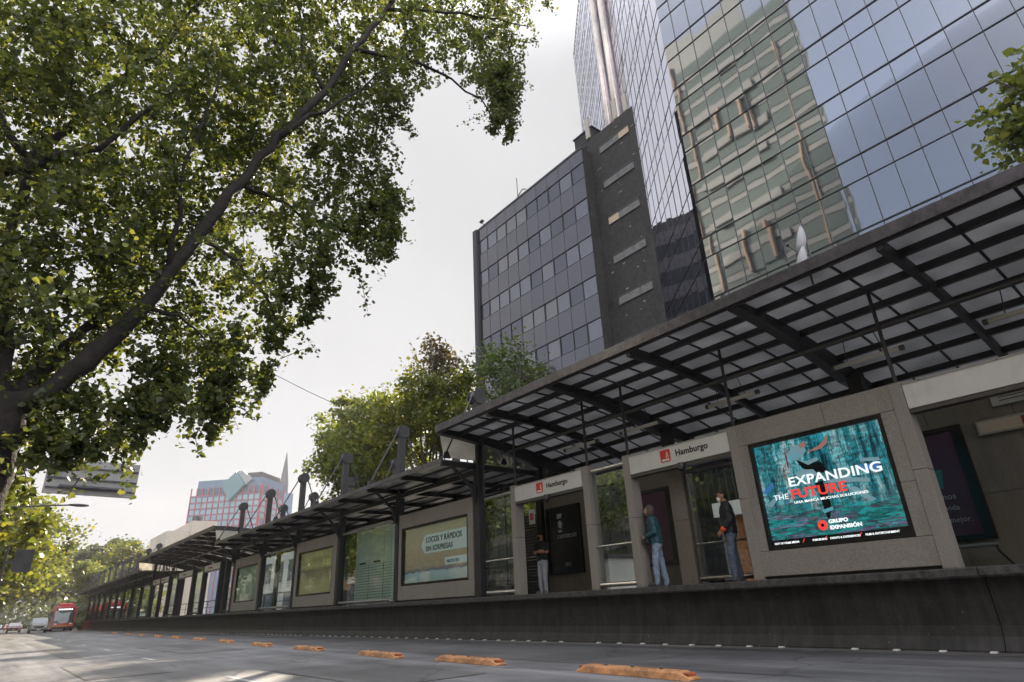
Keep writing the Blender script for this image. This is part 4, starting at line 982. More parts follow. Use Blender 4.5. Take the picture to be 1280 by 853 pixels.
# pale building across the street (seen mirrored in the tower)
M_OP = mat('pale_green_wall', (.100, .120, .138), .6, var=.08, scale=.4); M_OPB = mat('pale_slab', (.114, .130, .146), .7, var=.08, scale=.5)
M_OPW = mirror_glass('green_window', (.5, .58, .56), wav=.002, base=(.060, .082, .082), refl=.10, rough=.08); M_OPP = mat('sunlit_salmon', (.24, .185, .15), .8)  # salmon tone puts sunlight on recess sides and fins into the colour
M_COPW = mat('shop_dark', (.03, .03, .035), .3)
op = thing('opposite_building', 'pale green apartment tower across the street, seen mirrored in the glass tower', 'building')
MB().prism([(-12.6, 21.5), (-12.6, 47), (-30, 47), (-30, 29)], lambda p: (p[0], p[1], 0), lambda p: (p[0], p[1], 80)).build('wall', M_OP, op); MB().prism([(-12.6, 28), (-12.6, 47), (-30, 47), (-30, 36)], lambda p: (p[0], p[1], 80), lambda p: (p[0], p[1], 88)).build('upper_wall', M_OP, op)
for k in range(1, 26):
    z = k * 3.2
    MB().box(-12.62, -12.48, 21.6, 47, z - .9, z - .1).build('floor_slab', M_OPB, op)
    if k % 2 == 0: MB().box(-12.62, -12.15, 29, 39.5, z - 1.3, z - .05).build('balcony', M_OPB, op)
    MB().box(-12.62, -12.5, 21.8, 46.8, z + .15, z + 2.1).build('window_band', M_OPW, op)
for k, (y, z) in enumerate([(33, 66), (33.5, 44), (26, 28)]):
    f = MB(); f.box(-12.6, -11.7, y - 2.0, y - 1.7, z - 3.2, z + 3.2); f.box(-12.6, -11.7, y + 1.7, y + 2.0, z - 3.2, z + 3.2); f.build('bay_frame', M_OPP, op)
    MB().box(-12.6, -12.3, y - 1.7, y + 1.7, z - 3.2, z + 3.2).build('bay_glass', M_OPW, op)
MB().box(-12.62, -12.1, 41.1, 41.3, 4, 84).build('vertical_fin', M_OPP, op); MB().box(-12.62, -12.2, 24.8, 25.0, 8, 74).build('vertical_fin', M_OPP, op)

for k, (y0, y1, h, lb, cl) in enumerate([(-34, -6, 17, 'ochre rendered house block on the near side of the street, seen only in reflections', (.22, .17, .10)), (-4, 20, 21, 'grey shop and flat block on the near side of the street, seen only in reflections', (.15, .14, .13)), (49, 84, 15, 'brick coloured row on the near side of the street beyond the pale tower', (.2, .12, .08)), (86, 130, 19, 'grey row on the near side far down the street', (.16, .16, .15))]):
    t = thing('street_building', lb, 'building', (-13, 0, 0), 'buildings on the near side of the street'); mm_ = mat('near_side_wall_%d' % k, cl, .8, var=.15, scale=.4)
    MB().box(-12, 0, y0, y1, 0, h).build('wall', mm_, t); MB().box(-12.2, .2, y0 - .1, y1 + .1, h, h + .5).build('cornice', M_OPB, t)
    n_ = int((y1 - y0) / 4)
    for i in range(n_):
        for j in range(1, int(h / 3.6)): MB().box(-.02, .05, y0 + 1 + i * 4, y0 + 3 + i * 4, j * 3.6 + .8, j * 3.6 + 2.6).build('window', M_OPW, t)
        MB().box(-.02, .06, y0 + .6 + i * 4, y0 + 3.6 + i * 4, .2, 3.2).build('shop_window', M_COPW, t)
# far rose and blue building with a diamond
M_FB = mat('blue_grey_cladding', (.10, .15, .23), .5, var=.06, scale=.1); M_FR = mat('rose_frame', (.32, .10, .13), .6); M_FW = mat('far_window', (.20, .30, .35), .25, var=.15, scale=.3); M_FD = mat('far_dark_window', (.05, .08, .13), .3); M_DIA = mat('diamond_glass', (.10, .19, .21), .25, var=.1, scale=.2); M_WSH = mat('pale_shell', (.24, .26, .28), .6)
fb = thing('office_building', 'distant rose and blue office block with a glass diamond on its roof edge', 'building', (66.5, 226, 0)); fb.rotation_euler.z = math.radians(-45)
# local: front faces -y, corner at x=0 right
FWd, FH = 26.5, 43.8
MB().box(-FWd, 0, 0, 17, 0, 40.6).build('lower_block', M_FB, fb); MB().box(-FWd + 2.2, 0.0, .3, 16.5, 40.6, FH + 2.2).build('upper_block', M_FB, fb)
MB().box(-9, -.8, 1.0, 15, FH + 2.2, FH + 4.2).build('penthouse', M_FIN, fb)
rows = [(40.85, 2.4, M_FD)] + [(38.4 - 2.15 * k, 1.75, M_FW) for k in range(9)]
for ri, (z, h, m_) in enumerate(rows):
    for k in range(12):
        x = -FWd + .35 + k * 2.17
        MB().box(x + .3, x + 1.9, -.10, .3, z, z + h - .2).build('window', m_, fb) if ri < 7 and not (ri == 0 and k == 0) else None
    for k in range(4):
        y = 1 + k * 4.1
        MB().box(-.3, .12, y, y + 3.0, z, z + h - .2).build('side_window', m_, fb) if ri < 5 else None
fr = MB()
for k in range(13): fr.box(-FWd + .30 + k * 2.17 - .16, -FWd + .30 + k * 2.17 + .16, -.28, .05, 2, 43.4)
for ri, (z, h, m_) in enumerate(rows): fr.box(-FWd, 0, -.24, .05, z - .34, z - .12)
for k in range(5): fr.box(0, .35, .2 + k * 4.1, .7 + k * 4.1, 2, 43.6)
for ri, (z, h, m_) in enumerate(rows): fr.box(0, .3, 0, 16.8, z - .36, z - .1)
fr.build('rose_frame', M_FR, fb)
MB().prism([(-10.6, FH - 5.6), (-5.6, FH - .4), (-9.2, FH + 4.4), (-14.2, FH - .3)], lambda p: (p[0], -1.6, p[1]), lambda p: (p[0], 4, p[1])).build('diamond', M_DIA, fb)
MB().prism([(-9.2, FH + 4.45), (-5.5, FH - .3), (-3.4, FH + 1.4), (-7.2, FH + 4.7)], lambda p: (p[0], -1.0, p[1]), lambda p: (p[0], 6, p[1])).build('diamond_shell', M_WSH, fb)

t = thing('spire', 'thin dark pointed spire rising behind the rose and blue building', 'spire', (106, 322, 0))
MB().tube([(0, 0, 0), (0, 0, 62), (0, 0, 79)], [2.6, 2.2, .1], 12).build('tower', mat('slate', (.08, .08, .1), .7), t); MB().box(-4, 4, -4, 4, 0, 57).build('base', M_FB, t)
M_BEI = mat('beige_render', (.46, .41, .35), .8, var=.12, scale=.15, stain=.15)
t = thing('beige_building', 'stepped beige concrete building beyond the far end of the station', 'building', (24, 160, 0))
MB().box(-1, 4.2, 0, 18, 0, 15.2).build('lower_block', M_BEI, t); MB().box(3.4, 9, -1, 18, 0, 19.0).build('middle_block', M_BEI, t); MB().box(8.2, 13.5, -2, 18, 0, 21.3).build('upper_block', M_BEI, t)
for x in (9.2, 10.3): MB().tube([(x, 1, 21.3), (x, 1, 22.6)], .6, 10).build('water_tank', M_STEELB, t)
MB().box(9, 15, -2.6, -2, 15.5, 18.6).build('cornice', M_WSH, t)
M_LW = mat('white_render', (.58, .57, .55), .7, var=.08, scale=.3, stain=.15)
t = thing('low_white_building', 'low white rendered building behind the flat roof, below the trees', 'building', (29, 60, 0))
MB().box(0, 14, 0, 34, 0, 9.4).build('wall', M_LW, t); MB().box(-.15, 14.1, -.1, 34.1, 9.4, 9.75).build('coping', M_OPB, t)
for k in range(7):
    MB().box(-.05, .1, 2 + k * 4.6, 4.6 + k * 4.6, 4.8, 7.2).build('window', M_FD, t); MB().box(-.12, -.05, 1.9 + k * 4.6, 4.7 + k * 4.6, 4.66, 4.8).build('sill', M_OPB, t)
for k in range(4): MB().box(-.05, .1, 3 + k * 8, 8 + k * 8, .2, 3.4).build('shop_front', M_FD, t)
# shop fronts of the pavement beyond the station
M_COP = mat('copper_panel', (.38, .17, .08), .35, .5, var=.6, scale=9)
t = thing('shop_front', 'copper toned shop front under the glass tower behind the dark jacket', 'shop front', (28.6, 17, 0))
MB().box(0, 1.2, -3.5, 1.5, .14, 4.4).build('panel', M_COP, t); MB().box(-.4, 1.2, -4.2, 1.8, 4.4, 5.1).build('canopy', M_LW, t)
for y in (-3.6, -1, 1.6): MB().box(-.1, .1, y - .08, y + .08, .14, 4.4).build('upright', M_ALU, t)
t = thing('white_kiosk', 'white and grey street kiosk on the far pavement behind the platform', 'kiosk', (23.5, 22.5, .14))
MB().box(-.9, .9, -1.3, 1.3, 0, 2.5).build('body', M_LW, t, bevel=.03); MB().box(-1.15, 1.15, -1.55, 1.55, 2.5, 2.65).build('roof', M_STEELB, t, bevel=.02); MB().box(-.93, -.9, -1, 1, 1.0, 2.1).build('hatch', M_FD, t)

# ------------------------------------------------------------------ overhead road sign, small signs, signal, cable
M_SGB = mat('sign_back', (.36, .365, .37), .5, .1, var=.15, scale=1.2, stain=.2); M_SGR = mat('sign_rim_red', (.45, .05, .04), .5)
t = thing('overhead_sign', 'grey back of a large overhead road sign hanging above the street among leaves', 'road sign', (2.55, 35, 7.25)); t.rotation_euler.z = math.radians(6)
MB().box(-1.85, 1.85, 0, .06, -.82, .82).build('panel', M_SGB, t, bevel=.01)
b = MB()
for z in (-.55, -.1, .42): b.box(-1.8, 1.8, -.09, -.005, z - .03, z + .03)
b.build('stiffener', M_STEELB, t)
MB().box(-1.855, 1.87, .065, .085, -.825, .83).build('face', M_SGR, t)
MB().tube([(-1.3, -.18, -.5), (1.3, -.18, -.5)], .09, 10).build('light_bar', M_STEELB, t)
MB().tube([(-5.2, -.3, -7.2), (-5.2, -.3, .1), (-4.8, -.3, .4), (-1.2, -.2, .4)], [.17, .13, .11, .09], 10).build('mast_arm', M_STEELB, t)
t = thing('street_sign', 'small grey sign plate seen from behind beside the trunk of the large tree', 'road sign', (.05, 15.2, .13))
MB().tube([(-.03, 0, 0), (-.03, 0, 2.2)], .02, 8).build('post', M_STEELB, t); MB().box(.1, .38, -.03, -.02, 1.75, 2.15).box(-.04, .1, -.02, -.005, 1.9, 1.95).build('plate', M_STEELB, t, bevel=.004)
t = thing('street_lamp', 'slim street lamp with a flat head reaching out of the trees below the overhead sign', 'street lamp', (-1.2, 40, .13))
MB().tube([(0, 0, 0), (0, 0, 5.8), (.5, 0, 6.3), (3.4, -.4, 6.5)], [.1, .07, .05, .04], 8).build('pole', M_STEELB, t); MB().sphere((3.7, -.4, 6.5), (.5, .16, .08)).build('head', M_STEELB, t, smooth=True)
t = thing('traffic_signal', 'dark traffic signal head hanging over the road far down the street', 'traffic light', (3.2, 88, 0))
MB().box(-.22, .22, -.2, .2, 5.0, 6.3).build('housing', M_FRAME, t, bevel=.04)
for k, cl in enumerate([(.3, .02, .02), (.3, .2, .02), (.02, .2, .06)]): MB().tube([(0, -.24, 6.05 - k * .4), (0, -.2, 6.05 - k * .4)], .14, 12).build('lens', mat('signal_lens_%d' % k, cl, .3), t)
MB().tube([(0, 0, 6.3), (0, 0, 6.6), (-5, 0, 6.9), (-5, 0, 0)], .08, 8).build('mast_arm', M_STEEL, t)
t = thing('overhead_cable', 'thin dark cable sagging across the pale sky beside the hanging leaves', 'cable'); b = MB()
b.tube([(-8, 22, 17.5)] + [(5.8 + 1.9 * k, 26 + .5 * k, 11.3 - .28 * k - .35 * math.sin(math.pi * k / 6)) for k in range(7)] + [(30, 34, 12)], .014, 5); b.build('wire', M_FRAME, t)

# ------------------------------------------------------------------ vehicles
M_TYRE = mat('tyre', (.02, .02, .02), .85); M_RIM = mat('rim', (.4, .4, .41), .35, .8); M_CG = mirror_glass('car_glass', (.5, .55, .58), base=(.012, .014, .016), refl=.12, rough=.03)
M_HL = mat('headlight', (.75, .76, .74), .15); M_TL = mat('tail_light', (.4, .02, .02), .25)
def paint(name, c): return mat(name, c, .28, .1, coat=.6)
def car(label, loc, col, kind='sedan', rear=False, cat='car', name='parked_car', L=4.4, W_=1.75, H=1.45):
    """front towards -Y unless rear"""
    t = thing(name, label, cat, loc)
    if rear: t.rotation_euler.z = math.pi
    h = L / 2; w2 = W_ / 2
    if kind == 'suv': pr = [(-h, .42), (-h + .02, .86), (-h + .12, 1.0), (-h + 1.15, 1.08), (-h + 1.75, H - .03), (-h + 2.2, H), (h - .5, H), (h - .08, 1.1), (h, .95), (h, .42)]
    else: pr = [(-h, .34), (-h + .03, .68), (-h + .25, .8), (-h + 1.2, .92), (-h + 1.95, H - .03), (-h + 2.4, H), (h - 1.3, H - .04), (h - .6, .98), (h - .04, .92), (h, .4)]
    b = MB(); n = len(pr)
    sec = []
    for s_ in (-1, -.88, .88, 1):
        sec.append([(s_ * (w2 if z < 1.0 else w2 * .86), y, z if abs(s_) < .9 or z < 1.0 else z - .05) for y, z in pr])
    vs = [p for r in sec for p in r]; fs = [tuple(range(n)), tuple(range(3 * n, 4 * n))[::-1]]
    for i in range(3):
        for k in range(n): fs.append((i * n + k, (i + 1) * n + k, (i + 1) * n + (k + 1) % n, i * n + (k + 1) % n))
    b.add(vs, fs); b.build('body', col, t, bevel=.05)
    i0 = 3; a_, c_ = pr[i0], pr[i0 + 1]
    d = Vector((0, c_[0] - a_[0], c_[1] - a_[1])); nn = Vector((0, -d.z, d.y)).normalized()
    A = Vector((0, a_[0], a_[1])) + d * .08 + nn * .012; B = A + d * .84
    MB().add([A + Vector((-w2 * .78, 0, 0)), A + Vector((w2 * .78, 0, 0)), B + Vector((w2 * .74, 0, 0)), B + Vector((-w2 * .74, 0, 0)), A + Vector((-w2 * .78, .02, -.03)), A + Vector((w2 * .78, .02, -.03)), B + Vector((w2 * .74, .02, -.03)), B + Vector((-w2 * .74, .02, -.03))], [(0, 1, 2, 3), (7, 6, 5, 4), (0, 4, 5, 1), (1, 5, 6, 2), (2, 6, 7, 3), (3, 7, 4, 0)]).build('windscreen', M_CG, t)
    for s_ in (-1, 1):
        MB().prism([(-h + 1.5, 1.0), (-h + 2.1, H - .12), (h - 1.0, H - .12), (h - .6, 1.02)], lambda p: (s_ * (w2 * .87), p[0], p[1]), lambda p: (s_ * (w2 * .90), p[0], p[1])).build('side_window', M_CG, t)
        MB().sphere((s_ * w2 * .72, -h + .07, .72), (.2, .07, .09)).build('headlight', M_HL, t, smooth=True)
        MB().box(s_ * w2 * .74 - .16, s_ * w2 * .74 + .16, h - .05, h + .015, .72, .9).build('tail_light', M_TL, t)
        MB().sphere((s_ * (w2 + .09), -h + 1.5, 1.02), (.1, .07, .07), 8, 6).build('mirror', col, t, smooth=True)
        for y in (-h + .85, h - .85):
            wh = MB().tube([(s_ * (w2 - .2), y, .33), (s_ * (w2 + .01), y, .33)], .33, 18).build('wheel', M_TYRE, t)
            MB().tube([(s_ * (w2 - .0), y, .33), (s_ * (w2 + .02), y, .33)], .2, 14).build('rim', M_RIM, wh)
    gl = .5 if kind == 'sedan' else .6
    MB().box(-w2 * .5, w2 * .5, -h - .015, -h + .03, gl, gl + .2).build('grille', M_FRAME, t)
    MB().box(-w2 * .95, w2 * .95, -h - .06, -h + .1, .3, .48).build('bumper', M_FRAME if kind == 'suv' else col, t, bevel=.03)
    MB().box(-.2, .2, -h - .075, -h - .06, .36, .46).build('number_plate', M_WHITE, t)
    if kind == 'suv':
        for s_ in (-1, 1): MB().bar((s_ * w2 * .7, -h + 2.3, H + .06), (s_ * w2 * .7, h - .6, H + .06), .05, .04).build('roof_rail', M_FRAME, t)
    return t
car('silver grey off road car with dark bumper driving towards the camera beside the red bus', (5.2, 104, 0), paint('car_silver', (.17, .17, .18)), 'suv', L=4.6, W_=1.85, H=1.78, name='suv')
car('white car far down the road, leftmost of the distant traffic', (1.2, 190, 0), paint('car_white', (.7, .7, .7)), name='car')
car('red car far down the road between two pale cars', (4.4, 205, 0), paint('car_red', (.5, .03, .04)), name='car')
car('dark blue car far down the road behind the white one', (2.6, 230, 0), paint('car_blue', (.04, .08, .14)), name='car')
car('pale grey car far down the road right of the red one', (7.2, 235, 0), paint('car_grey', (.5, .5, .5)), name='car')
car('maroon car far behind the silver off road car', (3.5, 131, 0), paint('car_maroon', (.22, .03, .04)), name='car')
# red articulated bus
M_BR = paint('bus_red', (.52, .018, .03)); M_BO = mat('bus_orange', (.7, .22, .03), .4); M_BD = mat('bus_skirt', (.06, .02, .025), .5)
bus = thing('city_bus', 'red articulated city bus waiting by the far end of the platform', 'bus', (8.05, 108, 0)); bus.rotation_euler.z = math.radians(-1.5)
def loft_box(b, prof, y0, y1): b.prism(prof, lambda p: (p[0], y0, p[1]), lambda p: (p[0], y1, p[1]))
pr = [(-1.27, .32), (1.27, .32), (1.27, 2.6), (1.18, 3.02), (.9, 3.15), (-.9, 3.15), (-1.18, 3.02), (-1.27, 2.6)]
b = MB(); loft_box(b, pr, 0, 11.5); b.build('front_section', M_BR, bus, bevel=.06)
b = MB(); loft_box(b, pr, 12.7, 20); b.build('rear_section', M_BR, bus, bevel=.06)
b = MB()
for k in range(8): loft_box(b, [(x * (.95 if k % 2 else .9), .35 + (z - .35) * (.97 if k % 2 else .94)) for x, z in pr], 11.5 + k * .15, 11.65 + k * .15)
b.build('bellows', M_TYRE, bus)
MB().prism([(-1.1, 1.0), (1.1, 1.0), (1.13, 2.45), (1.0, 2.55), (-1.0, 2.55), (-1.13, 2.45)], lambda p: (p[0], -.03, p[1]), lambda p: (p[0], .05, p[1])).build('windscreen', M_CG, bus, bevel=.02)
MB().box(-1.0, 1.0, -.04, .1, 2.58, 2.86).build('destination_display', M_FRAME, bus)
b = MB()
for k in range(9): b.box(-.8 + k * .18, -.68 + k * .18, -.052, -.041, 2.64, 2.80)
b.build('display_dots', emit('display_white', (.8, .8, .75), .8), bus)
MB().box(-1.15, 1.15, -.06, .1, .62, .78).build('orange_band', M_BO, bus, bevel=.02); MB().box(-1.2, 1.2, -.08, .2, .3, .6).build('bumper', M_BD, bus, bevel=.05)
MB().box(-.85, .85, .3, 5.0, 3.15, 3.5).build('roof_unit', M_BR, bus, bevel=.12); MB().box(-.8, .8, 13.5, 18, 3.15, 3.45).build('roof_unit', M_BR, bus, bevel=.12)
for s_ in (-1, 1):
    MB().sphere((s_ * .85, -.05, .92), (.2, .06, .1)).build('headlight', M_HL, bus, smooth=True)
    m_ = MB(); m_.tube([(s_ * 1.2, .1, 2.5), (s_ * 1.5, -.25, 2.45)], .03, 6); m_.box(s_ * 1.5 - .1, s_ * 1.5 + .1, -.33, -.2, 1.95, 2.4); m_.build('mirror', M_FRAME, bus)
    for k in range(6): MB().box(s_ * 1.275 - .01, s_ * 1.275 + .01, .5 + k * 1.85, 2.2 + k * 1.85, 1.25, 2.45).build('side_window', M_CG, bus)
    for k in range(3): MB().box(s_ * 1.275 - .01, s_ * 1.275 + .01, 13 + k * 2.2, 15 + k * 2.2, 1.25, 2.45).build('side_window', M_CG, bus)
    for y in (2.3, 8.6, 16.8):
        wh = MB().tube([(s_ * 1.0, y, .48), (s_ * 1.29, y, .48)], .48, 20).build('wheel', M_TYRE, bus); MB().tube([(s_ * 1.28, y, .48), (s_ * 1.31, y, .48)], .27, 16).build('rim', M_RIM, wh)
for s_ in (-.25, .25): MB().bar((s_, -.06, 1.05), (s_ + .3, -.045, 1.8), .02, .02).build('wiper', M_FRAME, bus)

# ------------------------------------------------------------------ people
def bake(b, name, m, parent, voxel=.012, smooth=6, disp=0.0, dsize=.06):
    o = b.build(name, m, parent)
    r = o.modifiers.new('remesh', 'REMESH'); r.mode = 'VOXEL'; r.voxel_size = voxel; r.use_smooth_shade = True
    s = o.modifiers.new('smooth', 'SMOOTH'); s.iterations = smooth; s.factor = .5
    if disp:
        tx = bpy.data.textures.new('folds', 'CLOUDS'); tx.noise_scale = dsize; tx.noise_depth = 2
        d = o.modifiers.new('folds', 'DISPLACE'); d.texture = tx; d.strength = disp; d.mid_level = .5
    dg = bpy.context.evaluated_depsgraph_get(); dg.update()
    me = bpy.data.meshes.new_from_object(o.evaluated_get(dg)); old = o.data; o.modifiers.clear(); o.data = me; bpy.data.meshes.remove(old)
    me.name = name; me.polygons.foreach_set('use_smooth', [True] * len(me.polygons))
    return o
def lathe_torso(b, rings, n=20):
    """rings: (z, cx, cy, rx, ry)"""
    vs = []; fs = []
    for z, cx, cy, rx, ry in rings:
        for k in range(n):
            a = 2 * math.pi * k / n; vs.append((cx + rx * math.cos(a), cy + ry * math.sin(a), z))
    N = len(rings)
    for i in range(N - 1):
        for k in range(n): fs.append((i * n + k, i * n + (k + 1) % n, (i + 1) * n + (k + 1) % n, (i + 1) * n + k))
    fs.append(tuple(range(n))[::-1]); fs.append(tuple(range((N - 1) * n, N * n))); b.add(vs, fs)
def hand(b, wrist, dirv, palm_n, side, curl=.5, s=1.0):
    """palm and five bent fingers; dirv points from wrist to knuckles"""
    d = Vector(dirv).normalized(); nrm = Vector(palm_n).normalized(); nrm = (nrm - d * nrm.dot(d)).normalized(); lat = d.cross(nrm) * side
    w_ = Vector(wrist); k0 = w_ + d * .085 * s
    for i in range(4):
        o = lat * (-.030 + .020 * i) * s
        b.capsule(w_ + o * .5, k0 + o, .016 * s, .0125 * s, 8)
        L = (.036, .042, .040, .032)[i] * s; p = k0 + o; dd = d.copy()
        for j in range(3):
            dd = (dd + nrm * curl * .6).normalized(); q = p + dd * L * (1, .75, .6)[j]
            b.capsule(p, q, .0105 * s - .001 * j, .0095 * s - .001 * j, 8); p = q
    p = w_ + d * .025 * s - lat * .03 * s; q = p + (d * .8 - lat * .8 + nrm * .3).normalized() * .04 * s; r = q + (d - lat * .15 + nrm * .35).normalized() * .032 * s
    b.capsule(p, q, .013 * s, .011 * s, 8); b.capsule(q, r, .011 * s, .009 * s, 8)
M_JEANL = mat('light_jeans', (.24, .30, .42), .85, var=.25, scale=7, bump=.2, bscale=60); M_JEAN = mat('blue_jeans', (.09, .11, .16), .85, var=.3, scale=7, bump=.2, bscale=60); M_JEANP = mat('pale_jeans', (.40, .42, .47), .85, var=.2, scale=7, bump=.2, bscale=60)
M_TEAL = mat('teal_jacket', (.014, .078, .098), .55, var=.3, scale=6, bump=.2, bscale=30); M_NAVY = mat('dark_jacket', (.012, .013, .018), .7, var=.3, scale=6, bump=.2, bscale=30); M_BLKT = mat('black_shirt', (.012, .012, .013), .8, var=.2, scale=8)
M_SHOE = mat('dark_shoe', (.02, .02, .022), .5); M_SHOEG = mat('grey_shoe', (.16, .15, .14), .6); M_HAIR = mat('black_hair', (.01, .009, .008), .6, var=.4, scale=40, bump=.5, bscale=90); M_HAIRG = mat('grey_hair', (.085, .072, .062), .6, var=.4, scale=40, bump=.5, bscale=90)
M_MASK = mat('white_mask', (.75, .75, .75), .7); M_EYE = mat('eye', (.02, .015, .012), .2); M_CUFF = mat('orange_cuff', (.75, .10, .02), .6); M_BAG = mat('black_bag', (.015, .015, .016), .5)
def skin(name, c): return mat(name, c, .5, var=.08, scale=9)
def person(label, loc, yaw, H, skin_m, top_m, leg_m, shoe_m, hair_m, arms, long_sleeve=True, mask=None, cap=None, glasses=False, head_yaw=0, head_tilt=0, hair='short', lean=0.0, feet=((.10, .02), (-.10, -.02)), jacket=True, bag=False):
    """local frame: +Y is forward, +X the person's right-hand side is -X... units for a 1.70 m body"""
    t = thing('person', label, 'person', loc); t.rotation_euler.z = yaw; k = H / 1.70; t.scale = (k, k, k)
    LX = .095; hipz = .88
    hd = Vector((0, .035 + lean, 1.575)); Rh = Matrix.Rotation(head_yaw, 3, 'Z') @ Matrix.Rotation(head_tilt, 3, 'X')
    def H_(x, y, z): return hd + Rh @ Vector((x, y, z))
    body = MB()
    # head
    def ell(c, r, n=16, m=12):
        s_ = MB(); s_.sphere((0, 0, 0), r, n, m)
        body.add([H_(*(Vector(v) + Vector(c))) for v in s_.v], s_.f)
    ell((0, -.008, .03), (.076, .094, .088)); ell((0, .022, -.03), (.060, .070, .082)); ell((0, .035, -.085), (.036, .038, .028))
    ell((0, .094, -.022), (.013, .020, .024)); ell((0, .088, .0), (.010, .012, .028)); ell((0, .082, -.058), (.024, .014, .009)); ell((0, .078, .028), (.05, .016, .012))
    for s_ in (-1, 1): ell((s_ * .076, -.005, -.012), (.010, .020, .032))
    body.capsule((0, -.005 + lean * .7, 1.40), H_(0, -.012, -.07), .058, .053, 12)
    lathe_torso(body, [(.86, 0, 0, .15, .105), (1.0, 0, lean * .2, .14, .10), (1.2, 0, lean * .5, .15, .11), (1.36, 0, lean * .7, .15, .10), (1.43, 0, lean * .75, .08, .07)])
    for s_ in (-1, 1): fy_ = feet[0 if s_ < 0 else 1][1]; kn_ = (s_ * .10, fy_ * .6 + .02, .49); body.capsule((s_ * .085, 0, .86), kn_, .075, .048, 10); body.capsule(kn_, (s_ * .105, fy_, .085), .048, .036, 10)
    for i, s_ in enumerate((-1, 1)):
        sh, el, wr, hdir, pn = arms[i]
        sh, el, wr = Vector(sh), Vector(el), Vector(wr)
        body.capsule((s_ * .1, lean * .7, 1.40), sh, .06, .055, 10); body.capsule(sh, el, .05, .040, 10); body.capsule(el, wr, .040, .027, 10)
        hand(body, wr, hdir, pn, s_, .55, 1.0)
    bake(body, 'body', skin_m, t, .0085, 4)
    # top
    tp = MB(); z0 = .86 if jacket else .90
    g = .02 if jacket else .008
    lathe_torso(tp, [(z0, 0, lean * .05, .165 + g, .118 + g), (1.0, 0, lean * .25, .16 + g, .118 + g), (1.18, 0, lean * .5, .165 + g, .122 + g), (1.32, 0, lean * .7, .165 + g, .11 + g), (1.40, 0, lean * .75, .13 + g, .085 + g), (1.445, 0, lean * .8, .075 + g, .062 + g)])
    for i, s_ in enumerate((-1, 1)):
        sh, el, wr, hdir, pn = arms[i]; sh, el, wr = Vector(sh), Vector(el), Vector(wr)
        tp.capsule((s_ * .1, lean * .7, 1.385), sh, .075 + g * .5, .066 + g * .5, 10)
        if long_sleeve: tp.capsule(sh, el, .064 + g * .5, .054 + g * .4, 10); tp.capsule(el, el.lerp(wr, .93), .054 + g * .4, .042 + g * .3, 10)
        else: tp.capsule(sh, sh.lerp(el, .72), .062, .058, 10)
    if jacket: lathe_torso(tp, [(1.42, 0, .0 + lean * .8, .085, .078), (1.475, 0, .005 + lean * .8, .072, .068)])
    bake(tp, 'jacket' if jacket else 'shirt', top_m, t, .010, 3, .030, .075)
    # trousers
    tr = MB(); lathe_torso(tr, [(.80, 0, 0, .165, .118), (.90, 0, 0, .165, .118), (.985, 0, 0, .155, .112)])
    for i, s_ in enumerate((-1, 1)):
        fx, fy = feet[i]
        kn = Vector((s_ * .10, fy * .6 + .02, .49)); an = Vector((s_ * .105 + 0, fy, .085))
        tr.capsule((s_ * .085, 0, .85), kn, .095, .072, 12); tr.capsule(kn, an, .072, .060, 12); tr.capsule(an, an + Vector((0, .015, -.035)), .062, .058, 12)
    bake(tr, 'trousers', leg_m, t, .010, 3, .036, .085)
    for i, s_ in enumerate((-1, 1)):
        fx, fy = feet[i]; x = s_ * .11
        s2 = MB(); s2.capsule((x, fy - .05, .045), (x + s_ * .015, fy + .17, .036), .045, .036, 12); s2.sphere((x, fy, .07), (.046, .07, .05)); s2.box(x - .045, x + .05, fy - .09, fy + .2, .002, .02)
        bake(s2, 'shoe', shoe_m, t, .008, 3)
    # hair / cap / mask
    hm = MB()
    def hel(c, r):
        s_ = MB(); s_.sphere((0, 0, 0), r, 18, 12); hm.add([H_(*(Vector(v) + Vector(c))) for v in s_.v], s_.f)
    if hair == 'short': hel((0, -.020, .058), (.080, .090, .072)); hel((0, -.052, .01), (.074, .062, .080)); hel((0, .045, .092), (.055, .045, .03))
    else: hel((0, -.020, .055), (.088, .098, .080)); hel((0, -.055, -.015), (.088, .070, .105)); hel((.06, -.01, -.03), (.03, .05, .09)); hel((-.06, -.01, -.03), (.03, .05, .09))
    bake(hm, 'hair', hair_m, t, .008, 2, .008, .03)
    if cap:
        cm = MB(); s_ = MB(); s_.sphere((0, 0, 0), (.092, .105, .07), 18, 10); cm.add([H_(*(Vector(v) + Vector((0, -.01, .075)))) for v in s_.v], s_.f)
        s_ = MB(); s_.sphere((0, 0, 0), (.075, .09, .012), 18, 8); cm.add([H_(*(Vector(v) + Vector((0, .09, .06)))) for v in s_.v], s_.f)
        bake(cm, 'cap', cap, t, .008, 2)
    if mask:
        mm = MB(); s_ = MB(); s_.sphere((0, 0, 0), (.058, .045, .055), 16, 10); mm.add([H_(*(Vector(v) + Vector((0, .068, -.052)))) for v in s_.v], s_.f)
        for q in (-1, 1): mm.tube([H_(q * .05, .06, -.04), H_(q * .08, .0, -.0)], .004, 6)
        bake(mm, 'face_mask', mask, t, .007, 2)
    for q in (-1, 1):
        e = MB(); s_ = MB(); s_.sphere((0, 0, 0), (.012, .007, .008), 10, 8); e.add([H_(*(Vector(v) + Vector((q * .030, .080, .006)))) for v in s_.v], s_.f); e.build('eye', M_EYE, t, smooth=True)
